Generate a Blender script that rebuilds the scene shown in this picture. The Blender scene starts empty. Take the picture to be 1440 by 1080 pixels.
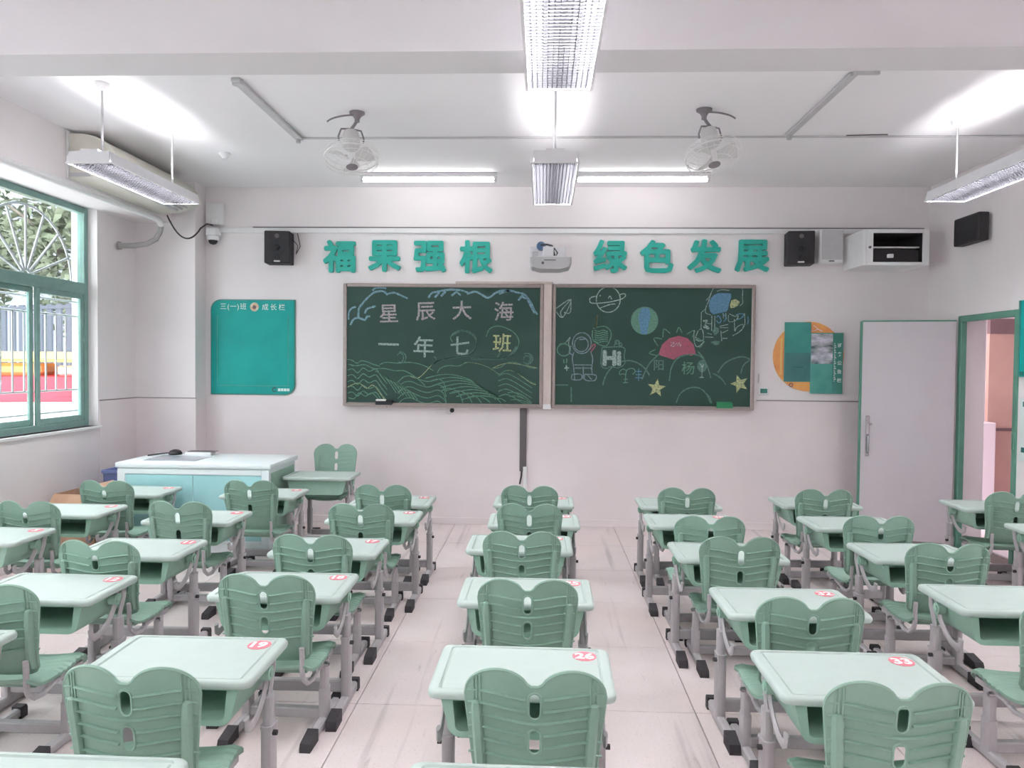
import bpy, bmesh, math, random
from math import sin, cos, pi, radians, sqrt
from mathutils import Vector, Matrix
from mathutils.geometry import delaunay_2d_cdt
random.seed(7)
S = bpy.context.scene
COL = S.collection

# ------------------------------------------------------------------ camera, sky, exposure
def lin(c):
    return tuple((x / 255 / 12.92) if x / 255 <= 0.04045 else ((x / 255 + 0.055) / 1.055) ** 2.4 for x in c)

cam_d = bpy.data.cameras.new('camera')
cam_d.sensor_width = 36.0
cam_d.lens = 1042.0 / 1440.0 * 36.0
cam_d.clip_start = 0.05
cam = bpy.data.objects.new('camera', cam_d)
COL.objects.link(cam)
YAW, PIT, ROLL = radians(2.325), radians(1.477), radians(0.543)
fw = Vector((-sin(YAW) * cos(PIT), cos(YAW) * cos(PIT), -sin(PIT)))
rt = Vector((cos(YAW), sin(YAW), 0))
up = rt.cross(fw)
r2 = rt * cos(ROLL) + up * sin(ROLL)
u2 = up * cos(ROLL) - rt * sin(ROLL)
cam.matrix_world = Matrix(((r2.x, u2.x, -fw.x, 0), (r2.y, u2.y, -fw.y, 0), (r2.z, u2.z, -fw.z, 1.62), (0, 0, 0, 1)))
S.camera = cam

SKY_STRENGTH = 2.4
W = bpy.data.worlds.new('overcast_sky')
S.world = W
W.use_nodes = True
nt = W.node_tree
bg = nt.nodes['Background']
bg.inputs['Strength'].default_value = SKY_STRENGTH
bg.inputs['Color'].default_value = (*lin((254, 253, 255)), 1)
S.view_settings.view_transform = 'Standard'
S.view_settings.look = 'None'
S.view_settings.gamma = 1
S.view_settings.use_curve_mapping = False
S.view_settings.exposure = 1.5
TUBE = 62.0          # emission of the classroom tubes
BOARD_TUBE = 4.2     # emission of the two blackboard tubes
S.cycles.max_bounces = 8
S.cycles.diffuse_bounces = 6

# ------------------------------------------------------------------ materials
def mat(name, rgb, rough=0.5, metal=0.0, vary=0.0, scale=20.0, rgb2=None, bump=0.0, stretch=None, world=False, emit=None, spec=0.5, coat=0):
    m = bpy.data.materials.new(name)
    m.use_nodes = True
    n = m.node_tree
    p = n.nodes['Principled BSDF']
    p.inputs['Base Color'].default_value = (*lin(rgb), 1)
    p.inputs['Roughness'].default_value = rough
    p.inputs['Metallic'].default_value = metal
    p.inputs['Specular IOR Level'].default_value = spec
    if coat:
        p.inputs['Coat Weight'].default_value = coat
    if emit:
        p.inputs['Emission Color'].default_value = (*lin(emit[0]), 1)
        p.inputs['Emission Strength'].default_value = emit[1]
    if vary or rgb2 or bump:
        if world:
            tc = n.nodes.new('ShaderNodeNewGeometry'); so = tc.outputs['Position']
        else:
            tc = n.nodes.new('ShaderNodeTexCoord'); so = tc.outputs['Object']
        if stretch:
            mp = n.nodes.new('ShaderNodeMapping')
            mp.inputs['Scale'].default_value = stretch
            n.links.new(so, mp.inputs['Vector']); so = mp.outputs['Vector']
        nz = n.nodes.new('ShaderNodeTexNoise')
        nz.inputs['Scale'].default_value = scale
        nz.inputs['Detail'].default_value = 5
        n.links.new(so, nz.inputs['Vector'])
        rp = n.nodes.new('ShaderNodeValToRGB')
        a = lin(rgb)
        b = lin(rgb2) if rgb2 else tuple(x * (1 - vary) for x in a)
        rp.color_ramp.elements[0].position = 0.36
        rp.color_ramp.elements[1].position = 0.64
        rp.color_ramp.elements[0].color = (*b, 1)
        rp.color_ramp.elements[1].color = (*a, 1)
        n.links.new(nz.outputs['Fac'], rp.inputs['Fac'])
        n.links.new(rp.outputs['Color'], p.inputs['Base Color'])
        if bump:
            bp = n.nodes.new('ShaderNodeBump')
            bp.inputs['Strength'].default_value = bump
            bp.inputs['Distance'].default_value = 0.002
            n.links.new(nz.outputs['Fac'], bp.inputs['Height'])
            n.links.new(bp.outputs['Normal'], p.inputs['Normal'])
    return m

MAT = {}
def defm(k, *a, **kw):
    MAT[k] = mat(k, *a, **kw)
defm('wall_paint', (237, 231, 232), 0.75, vary=0.05, scale=1.3, bump=0.05)
defm('wall_lower', (236, 227, 228), 0.5, vary=0.06, scale=1.6, bump=0.04)
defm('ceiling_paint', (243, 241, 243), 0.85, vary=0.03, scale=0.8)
defm('ceiling_paint_shaded', (214, 212, 214), 0.85, vary=0.03, scale=0.8)  # ceiling paint, with the beam's shade put into the colour
defm('white_plastic', (232, 232, 233), 0.4, vary=0.03, scale=9)
defm('ivory_plastic', (222, 219, 208), 0.45, vary=0.05, scale=5)
defm('white_metal', (226, 225, 228), 0.4, vary=0.03, scale=15)
defm('grey_metal', (180, 175, 178), 0.45, vary=0.06, scale=30)
defm('pale_grey', (196, 195, 197), 0.5, vary=0.05, scale=12)
defm('mint_top', (182, 196, 190), 0.6, vary=0.03, scale=18)
defm('mint_plastic', (136, 167, 151), 0.45, vary=0.05, scale=25, bump=0.05)
defm('mint_tray', (152, 186, 169), 0.5, vary=0.05, scale=20)
defm('black_rubber', (58, 54, 58), 0.7, vary=0.25, scale=60)
defm('black_cabinet', (42, 38, 42), 0.6, vary=0.2, scale=80)
defm('black_cone', (24, 22, 26), 0.5, vary=0.2, scale=40)
defm('grout', (128, 116, 112), 0.9, vary=0.2, scale=20)
defm('teal_letter', (40, 174, 158), 0.5, vary=0.04, scale=8)
defm('teal_panel', (8, 164, 156), 0.45, scale=2.5, rgb2=(6, 152, 145), spec=0.3)
defm('teal_edge', (70, 140, 128), 0.4, vary=0.1, scale=30)
defm('teal_dark', (28, 104, 98), 0.4, vary=0.1, scale=10)
defm('teal_mid', (64, 152, 142), 0.45, rgb2=(54, 136, 130), scale=5)
defm('teal_pale', (92, 168, 156), 0.4, rgb2=(70, 150, 138), scale=6)
defm('teal_slate', (58, 110, 112), 0.45, rgb2=(66, 124, 122), scale=5)
defm('orange_disc', (236, 172, 96), 0.45, rgb2=(228, 150, 92), scale=6)
defm('orange_light', (240, 196, 120), 0.45, vary=0.06, scale=12)
defm('photo_print', (224, 222, 234), 0.4, rgb2=(66, 88, 92), scale=7, stretch=(1, 1, 2.2))
defm('print_white', (226, 236, 234), 0.5, vary=0.05, scale=60)
defm('emblem_print', (214, 164, 130), 0.5, rgb2=(190, 214, 200), scale=40)
defm('window_green', (126, 162, 154), 0.4, vary=0.1, scale=14)
defm('door_green', (92, 148, 128), 0.4, vary=0.1, scale=10)
defm('door_grey', (204, 198, 203), 0.45, vary=0.03, scale=3)
defm('chrome', (190, 188, 192), 0.25, metal=0.9, vary=0.1, scale=30)
defm('salmon_paint', (200, 164, 152), 0.6, rgb2=(190, 154, 143), scale=2)
defm('brown_lintel', (120, 96, 98), 0.6, vary=0.1, scale=6)
defm('corridor_paint', (232, 220, 226), 0.7, vary=0.04, scale=2)
defm('aluminium', (164, 152, 148), 0.35, metal=0.35, vary=0.1, scale=30)
defm('post_cream', (206, 192, 186), 0.45, vary=0.05, scale=12)
defm('board_green', (34, 66, 57), 0.65, rgb2=(42, 72, 65), scale=3.0)
defm('cyan_panel', (170, 218, 220), 0.35, rgb2=(160, 212, 215), scale=2)
defm('lectern_white', (232, 240, 242), 0.35, vary=0.02, scale=5)
defm('screen_glass', (170, 178, 186), 0.12, vary=0.04, scale=5)
defm('cardboard', (202, 166, 140), 0.8, rgb2=(188, 150, 124), scale=8)
defm('cardboard_inside', (120, 92, 78), 0.85, vary=0.1, scale=8)
defm('blue_plastic', (122, 138, 190), 0.5, vary=0.1, scale=8)
defm('sticker_red', (228, 126, 138), 0.5, vary=0.08, scale=30)
defm('sticker_white', (250, 240, 240), 0.5, vary=0.02, scale=30)
defm('cable_black', (64, 60, 64), 0.6, vary=0.1, scale=40)
defm('cable_grey', (112, 108, 112), 0.6, vary=0.1, scale=10)
defm('trunk_pale', (150, 142, 144), 0.6, vary=0.2, scale=4)
defm('trunk_grey', (104, 98, 100), 0.5, vary=0.06, scale=12)
defm('steel_bar', (188, 184, 188), 0.45, metal=0.0, vary=0.05, scale=30)
defm('pipe_grey', (168, 166, 164), 0.7, vary=0.1, scale=14)
defm('fan_grey', (132, 126, 130), 0.5, vary=0.1, scale=30)
defm('fan_wire', (236, 235, 234), 0.4, vary=0.02, scale=30)
defm('fan_white', (214, 213, 212), 0.45, vary=0.04, scale=30)
defm('eraser_black', (46, 48, 54), 0.8, vary=0.2, scale=40)
defm('green_box', (44, 140, 92), 0.5, vary=0.1, scale=20)
defm('leaf_green', (128, 134, 112), 0.7, rgb2=(86, 96, 76), scale=1.2)
defm('trunk_brown', (140, 128, 120), 0.9, vary=0.3, scale=12)
defm('fence_dark', (72, 74, 88), 0.6, vary=0.1, scale=6)
defm('concrete', (228, 226, 226), 0.8, vary=0.06, scale=1.5)
defm('stall_red', (226, 66, 84), 0.6, vary=0.1, scale=3)
defm('stall_yellow', (244, 206, 84), 0.6, vary=0.06, scale=3)
defm('stall_orange', (238, 178, 118), 0.6, vary=0.15, scale=4)
defm('building_grey', (140, 142, 152), 0.8, vary=0.08, scale=0.6)
defm('blue_lens', (92, 120, 158), 0.3, vary=0.2, scale=60)
defm('indicator', (140, 235, 220), 0.3, emit=((120, 255, 230), 1.0))
defm('tube_glow', (255, 255, 255), 0.3, emit=((253, 252, 255), TUBE))
defm('board_tube_glow', (255, 255, 255), 0.3, emit=((255, 255, 255), BOARD_TUBE))
defm('fill_lamp_glow', (255, 255, 255), 0.4, emit=((255, 250, 250), 2.6))
defm('louvre_metal', (52, 52, 55), 0.6, vary=0.03, scale=40, spec=0.1)
defm('reflector', (240, 240, 242), 0.3, vary=0.02, scale=10)
def chalk(k, rgb, under=(44, 84, 74), amt=0.5):
    # dusty chalk: broken by grain
    MAT[k] = mat(k, rgb, 0.95, rgb2=tuple(u * amt + c * (1 - amt) for u, c in zip(under, rgb)), scale=60)
chalk('chalk_white', (176, 190, 186)); chalk('chalk_blue', (138, 170, 190)); chalk('chalk_green', (108, 150, 128))
chalk('chalk_dim', (104, 134, 126)); chalk('chalk_yellow', (206, 204, 150)); chalk('chalk_pink', (176, 92, 112), amt=0.25)
chalk('chalk_cobalt', (100, 142, 176), amt=0.3); chalk('chalk_mauve', (196, 178, 186)); chalk('chalk_sage', (106, 146, 128), amt=0.3)
chalk('chalk_lilac', (150, 156, 172))

def glass_mat(name, tint, refl=0.5):
    m = bpy.data.materials.new(name); m.use_nodes = True
    n = m.node_tree; n.nodes.clear()
    o = n.nodes.new('ShaderNodeOutputMaterial'); t = n.nodes.new('ShaderNodeBsdfTransparent'); g = n.nodes.new('ShaderNodeBsdfGlossy')
    x = n.nodes.new('ShaderNodeMixShader'); f = n.nodes.new('ShaderNodeLayerWeight'); nz = n.nodes.new('ShaderNodeTexNoise')
    rp = n.nodes.new('ShaderNodeValToRGB')
    rp.color_ramp.elements[0].color = (*lin(tint), 1); rp.color_ramp.elements[1].color = (*lin(tuple(min(255, c + 6) for c in tint)), 1)
    nz.inputs['Scale'].default_value = 3
    n.links.new(nz.outputs['Fac'], rp.inputs['Fac']); n.links.new(rp.outputs['Color'], t.inputs['Color'])
    f.inputs['Blend'].default_value = 0.5; g.inputs['Roughness'].default_value = 0.02
    pw = n.nodes.new('ShaderNodeMath'); pw.operation = 'POWER'; pw.inputs[1].default_value = 4.0
    ml = n.nodes.new('ShaderNodeMath'); ml.operation = 'MULTIPLY_ADD'; ml.inputs[1].default_value = 0.5; ml.inputs[2].default_value = 0.03
    n.links.new(f.outputs['Facing'], pw.inputs[0]); n.links.new(pw.outputs[0], ml.inputs[0])
    n.links.new(ml.outputs[0], x.inputs['Fac']); n.links.new(t.outputs['BSDF'], x.inputs[1]); n.links.new(g.outputs['BSDF'], x.inputs[2])
    n.links.new(x.outputs['Shader'], o.inputs['Surface'])
    return m
MAT['window_glass'] = glass_mat('window_glass', (240, 246, 246))

def floor_mat():
    m = mat('floor_tile', (229, 217, 216), 0.42, rgb2=(220, 208, 206), scale=2.2, world=True)
    n = m.node_tree
    p = n.nodes['Principled BSDF']
    base = p.inputs['Base Color'].links[0].from_socket
    g = n.nodes.new('ShaderNodeNewGeometry')
    def layer(prev, scale, stretch, lo, hi, col, fac):
        mp = n.nodes.new('ShaderNodeMapping'); mp.inputs['Scale'].default_value = stretch
        n.links.new(g.outputs['Position'], mp.inputs['Vector'])
        z = n.nodes.new('ShaderNodeTexNoise'); z.inputs['Scale'].default_value = scale; z.inputs['Detail'].default_value = 6
        n.links.new(mp.outputs['Vector'], z.inputs['Vector'])
        r = n.nodes.new('ShaderNodeMapRange'); r.inputs['From Min'].default_value = lo; r.inputs['From Max'].default_value = hi
        r.inputs['To Max'].default_value = fac
        n.links.new(z.outputs['Fac'], r.inputs['Value'])
        x = n.nodes.new('ShaderNodeMix'); x.data_type = 'RGBA'
        x.inputs[7].default_value = (*lin(col), 1)
        n.links.new(r.outputs['Result'], x.inputs[0]); n.links.new(prev, x.inputs[6])
        return x.outputs[2]
    c = layer(base, 90, (1, 1, 1), 0.58, 0.7, (188, 172, 168), 0.5)       # terrazzo speckle
    c = layer(c, 3.2, (4.5, 0.16, 1), 0.60, 0.72, (158, 148, 147), 0.45)    # rubbed scuffs along the aisles
    c = layer(c, 7, (3.0, 0.5, 1), 0.66, 0.76, (140, 132, 130), 0.5)
    c = layer(c, 1.2, (1, 1, 1), 0.5, 0.72, (234, 214, 208), 0.6)
    n.links.new(c, p.inputs['Base Color'])
    return m
MAT['floor_tile'] = floor_mat()

# ------------------------------------------------------------------ mesh helpers
class M:
    def __init__(s): s.v = []; s.f = []; s.mi = []; s.cur = 0
    def add(s, vs, fs):
        b = len(s.v); s.v += [tuple(v) for v in vs]; s.f += [tuple(i + b for i in f) for f in fs]; s.mi += [s.cur] * len(fs); return s
    def box(s, x0, y0, z0, x1, y1, z1, bev=0.0, seg=1):
        if bev <= 0:
            return s.add([(x0, y0, z0), (x1, y0, z0), (x1, y1, z0), (x0, y1, z0), (x0, y0, z1), (x1, y0, z1), (x1, y1, z1), (x0, y1, z1)],
                         [(3, 2, 1, 0), (4, 5, 6, 7), (0, 1, 5, 4), (1, 2, 6, 5), (2, 3, 7, 6), (3, 0, 4, 7)])
        bm = bmesh.new()
        bmesh.ops.create_cube(bm, size=1.0)
        for v in bm.verts:
            v.co = ((x0 + x1) / 2 + v.co.x * (x1 - x0), (y0 + y1) / 2 + v.co.y * (y1 - y0), (z0 + z1) / 2 + v.co.z * (z1 - z0))
        bmesh.ops.bevel(bm, geom=bm.edges[:], offset=min(bev, 0.49 * min(x1 - x0, y1 - y0, z1 - z0)), segments=seg, profile=0.5, affect='EDGES')
        bm.verts.index_update()
        s.add([v.co[:] for v in bm.verts], [[v.index for v in f.verts] for f in bm.faces]); bm.free(); return s
    def loft(s, loops, cap0=True, cap1=True, closed=False):
        n = len(loops[0]); vs = [p for l in loops for p in l]; fs = []
        m = len(loops)
        for i in range(m if closed else m - 1):
            for j in range(n):
                a, b = i * n + j, i * n + (j + 1) % n
                c, d = ((i + 1) % m) * n + (j + 1) % n, ((i + 1) % m) * n + j
                fs.append((a, b, c, d))
        if not closed:
            if cap0: fs.append(tuple(range(n - 1, -1, -1)))
            if cap1: fs.append(tuple((m - 1) * n + k for k in range(n)))
        return s.add(vs, fs)
    def tube(s, path, r, n=8, closed=False, r2=None, cap=True, upv=None):
        P = [Vector(p) for p in path]; m = len(P); loops = []
        rr = r if isinstance(r, (list, tuple)) else [r] * m
        t0 = (P[1] - P[0]).normalized()
        nr = Vector(upv) if upv else (Vector((0, 0, 1)) if abs(t0.z) < 0.9 else Vector((1, 0, 0)))
        nr = (nr - t0 * nr.dot(t0)).normalized()
        for i in range(m):
            if closed: t = (P[(i + 1) % m] - P[i - 1]).normalized()
            elif i == 0: t = t0
            elif i == m - 1: t = (P[-1] - P[-2]).normalized()
            else: t = (P[i + 1] - P[i - 1]).normalized()
            nr = (nr - t * nr.dot(t)).normalized(); bn = t.cross(nr)
            q = r2 if r2 else rr[i]
            loops.append([P[i] + nr * rr[i] * cos(2 * pi * k / n) + bn * q * sin(2 * pi * k / n) for k in range(n)])
        return s.loft(loops, cap, cap, closed)
    def cyl(s, p0, p1, r, n=12): return s.tube([p0, p1], r, n)
    def prism(s, poly, fn0, fn1):
        return s.loft([[fn0(p) for p in poly], [fn1(p) for p in poly]])
    def lathe(s, prof, c=(0, 0, 0), n=20, axis='z', cap0=True, cap1=True):
        def q(r, h, a):
            if axis == 'z': return (c[0] + r * cos(a), c[1] + r * sin(a), c[2] + h)
            if axis == 'y': return (c[0] + r * cos(a), c[1] + h, c[2] + r * sin(a))
            return (c[0] + h, c[1] + r * cos(a), c[2] + r * sin(a))
        return s.loft([[q(r, h, 2 * pi * k / n) for k in range(n)] for r, h in prof], cap0, cap1)
    def mesh(s, name, mats, smooth=35):
        me = bpy.data.meshes.new(name); me.from_pydata(s.v, [], s.f)
        for m in (mats if isinstance(mats, (list, tuple)) else [mats]): me.materials.append(MAT[m])
        if any(s.mi): me.polygons.foreach_set('material_index', s.mi)
        bm = bmesh.new(); bm.from_mesh(me); bmesh.ops.recalc_face_normals(bm, faces=bm.faces[:]); bm.to_mesh(me); bm.free()
        if smooth:
            me.shade_smooth(); me.set_sharp_from_angle(angle=radians(smooth))
        me.update(); return me
    def obj(s, name, mats, parent=None, loc=(0, 0, 0), rot=None, smooth=35):
        return link(name, s.mesh(name, mats, smooth), parent, loc, rot)

def link(name, data, parent=None, loc=(0, 0, 0), rot=None):
    o = bpy.data.objects.new(name, data); COL.objects.link(o)
    if parent: o.parent = parent
    o.location = loc
    if rot: o.rotation_euler = rot
    return o
def tag(o, label, cat, group=None, kind=None):
    if label: o['label'] = label
    if cat: o['category'] = cat
    if group: o['group'] = group
    if kind: o['kind'] = kind
    return o
def thing(name, label, cat, loc=(0, 0, 0), rz=0.0, group=None):
    return tag(link(name, None, None, loc, (0, 0, rz)), label, cat, group)
def struct(o): o['kind'] = 'structure'; return o
def copy_tree(src, parent=None):
    c = src.copy(); COL.objects.link(c); c.parent = parent
    for ch in src.children: copy_tree(ch, c)
    return c
def rr(hx, hy, r, z, n=5, cx=0, cy=0):
    o = []
    for qx, qy, a0 in ((1, 1, 0), (-1, 1, pi / 2), (-1, -1, pi), (1, -1, 1.5 * pi)):
        for k in range(n):
            a = a0 + pi / 2 * k / (n - 1)
            o.append((cx + qx * (hx - r) + r * cos(a), cy + qy * (hy - r) + r * sin(a), z))
    return o
def text_mesh(txt, size, ext=0.0, bold=0.0, mat_key='print_white', spacing=1.0, bev=0.0):
    c = bpy.data.curves.new('lettering', 'FONT'); c.body = txt; c.size = size; c.extrude = ext; c.offset = bold; c.resolution_u = 2
    c.align_x = 'CENTER'; c.align_y = 'CENTER'; c.space_character = spacing; c.bevel_depth = bev; c.bevel_resolution = 0
    o = bpy.data.objects.new('lettering', c); COL.objects.link(o)
    dg = bpy.context.evaluated_depsgraph_get(); dg.update()
    me = bpy.data.meshes.new_from_object(o.evaluated_get(dg)); bpy.data.objects.remove(o); bpy.data.curves.remove(c)
    me.materials.clear(); me.materials.append(MAT[mat_key])
    xs = [v.co.x for v in me.vertices]; ys = [v.co.y for v in me.vertices]
    if xs:
        me.transform(Matrix.Translation((-(min(xs) + max(xs)) / 2, -(min(ys) + max(ys)) / 2, 0)))
    return me
def bold_copies(me, d, n=8, e=0.0004):
    """thicken strokes: the same glyph shifted round a small circle"""
    bm = bmesh.new(); bm.from_mesh(me); src = bm.copy(); src.verts.ensure_lookup_table()
    V = [v.co.copy() for v in src.verts]; F = [[v.index for v in f.verts] for f in src.faces]
    for k in range(n):
        o = Vector((d * cos(2 * pi * k / n), d * sin(2 * pi * k / n), e * (k + 1) / n)); vs = [bm.verts.new(v + o) for v in V]
        for f in F: bm.faces.new([vs[i] for i in f])
    bm.to_mesh(me); bm.free(); src.free(); return me
FRONT = (pi / 2, 0, 0)      # text that faces the room from the front wall

# ------------------------------------------------------------------ room shell
XL, XR, YB, YF, ZC = -4.05, 3.78, -2.2, 7.46, 3.40
WT = 0.24
# floor: slab + tiles
fl = struct(M().box(XL - WT, YB - WT, -0.16, XR + WT, YF + WT, -0.012).obj('floor', 'grout', smooth=0))
TS, TX, TY = 0.80, -0.867, 3.459
tile_cache = {}
def tile(x0, y0, x1, y1):
    k = (round(x1 - x0, 3), round(y1 - y0, 3))
    if k not in tile_cache:
        g = 0.0022; hx, hy = k[0] / 2 - g, k[1] / 2 - g; m = M(); b = 0.0015
        m.loft([[(hx, hy, -0.014), (-hx, hy, -0.014), (-hx, -hy, -0.014), (hx, -hy, -0.014)], [(hx, hy, -b), (-hx, hy, -b), (-hx, -hy, -b), (hx, -hy, -b)],
                [(hx - b, hy - b, 0), (b - hx, hy - b, 0), (b - hx, b - hy, 0), (hx - b, b - hy, 0)]], cap0=False)
        tile_cache[k] = m.mesh('floor_tile', 'floor_tile', 0)
    link('tile', tile_cache[k], fl, ((x0 + x1) / 2, (y0 + y1) / 2, 0))
xs = [XL] + [TX + TS * k for k in range(-3, 6) if XL + 0.02 < TX + TS * k < XR - 0.02] + [XR]
ys = [YB] + [TY + TS * k for k in range(-7, 5) if YB + 0.02 < TY + TS * k < YF - 0.02] + [YF]
for i in range(len(xs) - 1):
    for j in range(len(ys) - 1):
        tile(xs[i], ys[j], xs[i + 1], ys[j + 1])

struct(M().box(XL - WT, YB - WT, ZC, XR + WT, YF + WT, ZC + 0.2).obj('ceiling', 'ceiling_paint', smooth=0))
struct(M().box(XL, 3.29, 3.0, XR, 3.54, ZC).obj('beam', 'ceiling_paint_shaded', smooth=0))
struct(M().box(XL, YB, 2.99, -3.68, 7.23, ZC).obj('beam_left', 'wall_paint', smooth=0))
struct(M().box(XL - WT, YF, 0, XR + WT, YF + WT, ZC).obj('wall_front', 'wall_paint', smooth=0))
struct(M().box(XL - WT, YB - WT, 0, XR + WT, YB, ZC).obj('wall_back', 'wall_paint', smooth=0))
# left wall with three window openings (two of them out of view, added for daylight)
WZ0, WZ1 = 1.03, 3.0
WIN = [(3.98, 6.60), (0.55, 3.17), (-1.95, 0.05)]
lw = M(); y = YB
for a, b in sorted(WIN):
    lw.box(XL - WT, y, 0, XL, a, ZC); lw.box(XL - WT, a, 0, XL, b, WZ0); lw.box(XL - WT, a, WZ1, XL, b, ZC); y = b
lw.box(XL - WT, y, 0, XL, YF, ZC)
struct(lw.obj('wall_left', 'wall_paint', smooth=0))
# right wall with the door opening
DY0, DY1, DZ = 6.04, 6.90, 2.10
rw = M().box(XR, YB, 0, XR + WT, DY0, ZC); rw.box(XR, DY0, DZ, XR + WT, DY1, ZC); rw.box(XR, DY1, 0, XR + WT, YF, ZC)
struct(rw.obj('wall_right', 'wall_paint', smooth=0))
struct(M().box(XL, 7.23, 0, -3.445, YF, ZC).obj('pillar', 'wall_paint', smooth=0))
# lower wall lining (proud by 8 mm): its top edge is the long line across the walls
def lining(n, x0, y0, x1, y1, z1=1.285):
    m = M().box(x0, y0, 0, x1, y1, z1); return struct(m.obj('trim_%d' % n, 'wall_lower', smooth=0))
lining(1, -3.445, YF - 0.008, XR, YF)
lining(2, XL, 7.222, -3.437, 7.23, 1.255)
lining(3, -3.445, 7.23, -3.437, YF - 0.008, 1.255)
lining(4, XL, 6.62, XL + 0.008, 7.222, 1.255)
lining(5, XR - 0.008, DY1 + 0.05, XR, YF - 0.008)
def dado(n, x0, y0, x1, y1, z): return struct(M().box(x0, y0, z, x1, y1, z + 0.009).obj('trim_%d' % n, 'trunk_pale', smooth=0))
dado(6, 2.13, YF - 0.011, 3.74, YF, 1.285)
dado(7, XL, 7.219, -3.437, 7.23, 1.255)
dado(8, XL, 6.62, XL + 0.011, 7.219, 1.255)
struct(M().box(-3.43, YF - 0.02, 0, XR - 0.02, YF - 0.008, 0.07, 0.003).obj('baseboard_front', 'wall_lower', smooth=0))

# ------------------------------------------------------------------ windows on the left
def bar(m, y0, z0, y1, z1, x, d): m.box(x - d, y0, z0, x + d, y1, z1, 0.004)
def window(n, a, b, full):
    x = XL - 0.12
    root = link('window_%d' % n, None, None, (0, 0, 0)); root['kind'] = 'structure'
    f = 0.055; zt = 2.27
    m = M()
    bar(m, a, WZ0, a + f, WZ1, x, 0.035); bar(m, b - f, WZ0, b, WZ1, x, 0.035)
    bar(m, a + f, WZ1 - f, b - f, WZ1, x, 0.035); bar(m, a + f, WZ0, b - f, WZ0 + f, x, 0.035); bar(m, a + f, zt - 0.05, b - f, zt + 0.05, x, 0.035)
    m.obj('window_frame', 'window_green', root)
    k = 4; w = (b - a - 2 * f) / k
    for i in range(k):
        y0, y1 = a + f + i * w, a + f + (i + 1) * w; xx = x + (0.014 if i % 2 else -0.014)
        s = M(); g = 0.046
        bar(s, y0, WZ0 + f, y0 + g, zt - 0.05, xx, 0.013); bar(s, y1 - g, WZ0 + f, y1, zt - 0.05, xx, 0.013)
        bar(s, y0 + g, WZ0 + f, y1 - g, WZ0 + f + 0.05, xx, 0.013); bar(s, y0 + g, zt - 0.05 - 0.045, y1 - g, zt - 0.05, xx, 0.013)
        so = s.obj('sash', 'window_green', root)
        M().box(xx - 0.003, y0 + g, WZ0 + f + 0.05, xx + 0.003, y1 - g, zt - 0.095).obj('pane', 'window_glass', so, smooth=0)
    for i in range(2):
        y0, y1 = a + f + i * 2 * w, a + f + (i + 1) * 2 * w
        M().box(x - 0.003, y0, zt + 0.05, x + 0.003, y1, WZ1 - f).obj('pane', 'window_glass', root, smooth=0)
    if not full: return
    # security grille just inside the outer face: arched fans above, upright bars below
    gx = x - 0.06
    for i in range(2):
        cy = a + f + (2 * i + 1) * w; cz = zt + 0.04; R = 0.585
        g = M(); g.tube([(gx, cy + R * cos(t * pi / 24), cz + min(R, 0.60) * sin(t * pi / 24)) for t in range(25)], 0.011, 6)
        g.tube([(gx, cy + 0.05 * cos(t * pi / 8), cz + 0.05 * sin(t * pi / 8)) for t in range(9)], 0.009, 6)
        g.obj('grille_arch', 'steel_bar', root)
        for t in range(1, 8):
            q = pi * t / 8
            M().cyl((gx, cy + 0.05 * cos(q), cz + 0.05 * sin(q)), (gx, cy + R * cos(q), cz + R * sin(q)), 0.011, 6).obj('grille_spoke', 'steel_bar', root)
    for z in (1.17, 1.36, 2.02, 2.15):
        M().cyl((gx, a + 0.01, z), (gx, b - 0.01, z), 0.009, 6).obj('grille_rail', 'steel_bar', root)
    yb = b - 0.18
    while yb > a + 0.1:
        M().cyl((gx, yb, 1.36), (gx, yb, 2.02), 0.009, 6).obj('grille_bar', 'steel_bar', root); yb -= 0.133
    M().box(XL - 0.085, a - 0.02, WZ0 - 0.025, XL + 0.025, b + 0.03, WZ0, 0.004).obj('window_sill', 'white_plastic', root)
for i, (a, b) in enumerate(WIN): window(i + 1, a, b, i == 0)  # two of these are out of view, added for daylight

# ------------------------------------------------------------------ door on the right
dr = link('door_1', None, None, (0, 0, 0)); dr['kind'] = 'structure'
m = M(); J = 0.055
m.box(XR - 0.012, DY0, 0, XR + 0.04, DY0 + J, DZ, 0.004); m.box(XR - 0.012, DY1 - J, 0, XR + 0.04, DY1, DZ, 0.004); m.box(XR - 0.012, DY0 + J, DZ - J, XR + 0.04, DY1 - J, DZ, 0.004)
m.obj('door_frame', 'door_green', dr)
LW = 0.79
la = math.atan2(0.17, -0.77)
leaf = M().box(0, -0.018, 0.03, LW, 0.018, 2.055, 0.003).obj('door_leaf', 'door_grey', dr, (XR - 0.04, DY1 - 0.02, 0), (0, 0, la))
e = M(); e.box(LW - 0.012, -0.021, 0.028, LW + 0.006, 0.021, 2.058); e.box(0.0, -0.021, 2.05, LW - 0.012, 0.021, 2.064)
e.obj('edge_strip', 'door_green', leaf)
h = M(); h.box(LW - 0.085, 0.018, 0.80, LW - 0.05, 0.03, 1.18, 0.006); h.tube([(LW - 0.068, 0.028, 0.84), (LW - 0.068, 0.062, 0.85), (LW - 0.068, 0.066, 0.92), (LW - 0.068, 0.062, 0.99), (LW - 0.068, 0.028, 1.0)], 0.011, 8)
h.cyl((LW - 0.068, 0.03, 1.12), (LW - 0.068, 0.045, 1.12), 0.016, 12); h.cyl((LW - 0.068, 0.045, 1.12), (LW - 0.10, 0.05, 1.10), 0.008, 8)
h.obj('door_handle', 'chrome', leaf)
# latch keeper on the near jamb
M().box(XR - 0.02, DY0 + 0.005, 0.98, XR - 0.012, DY0 + 0.045, 1.12, 0.003).obj('strike_plate', 'door_green', dr)

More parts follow.
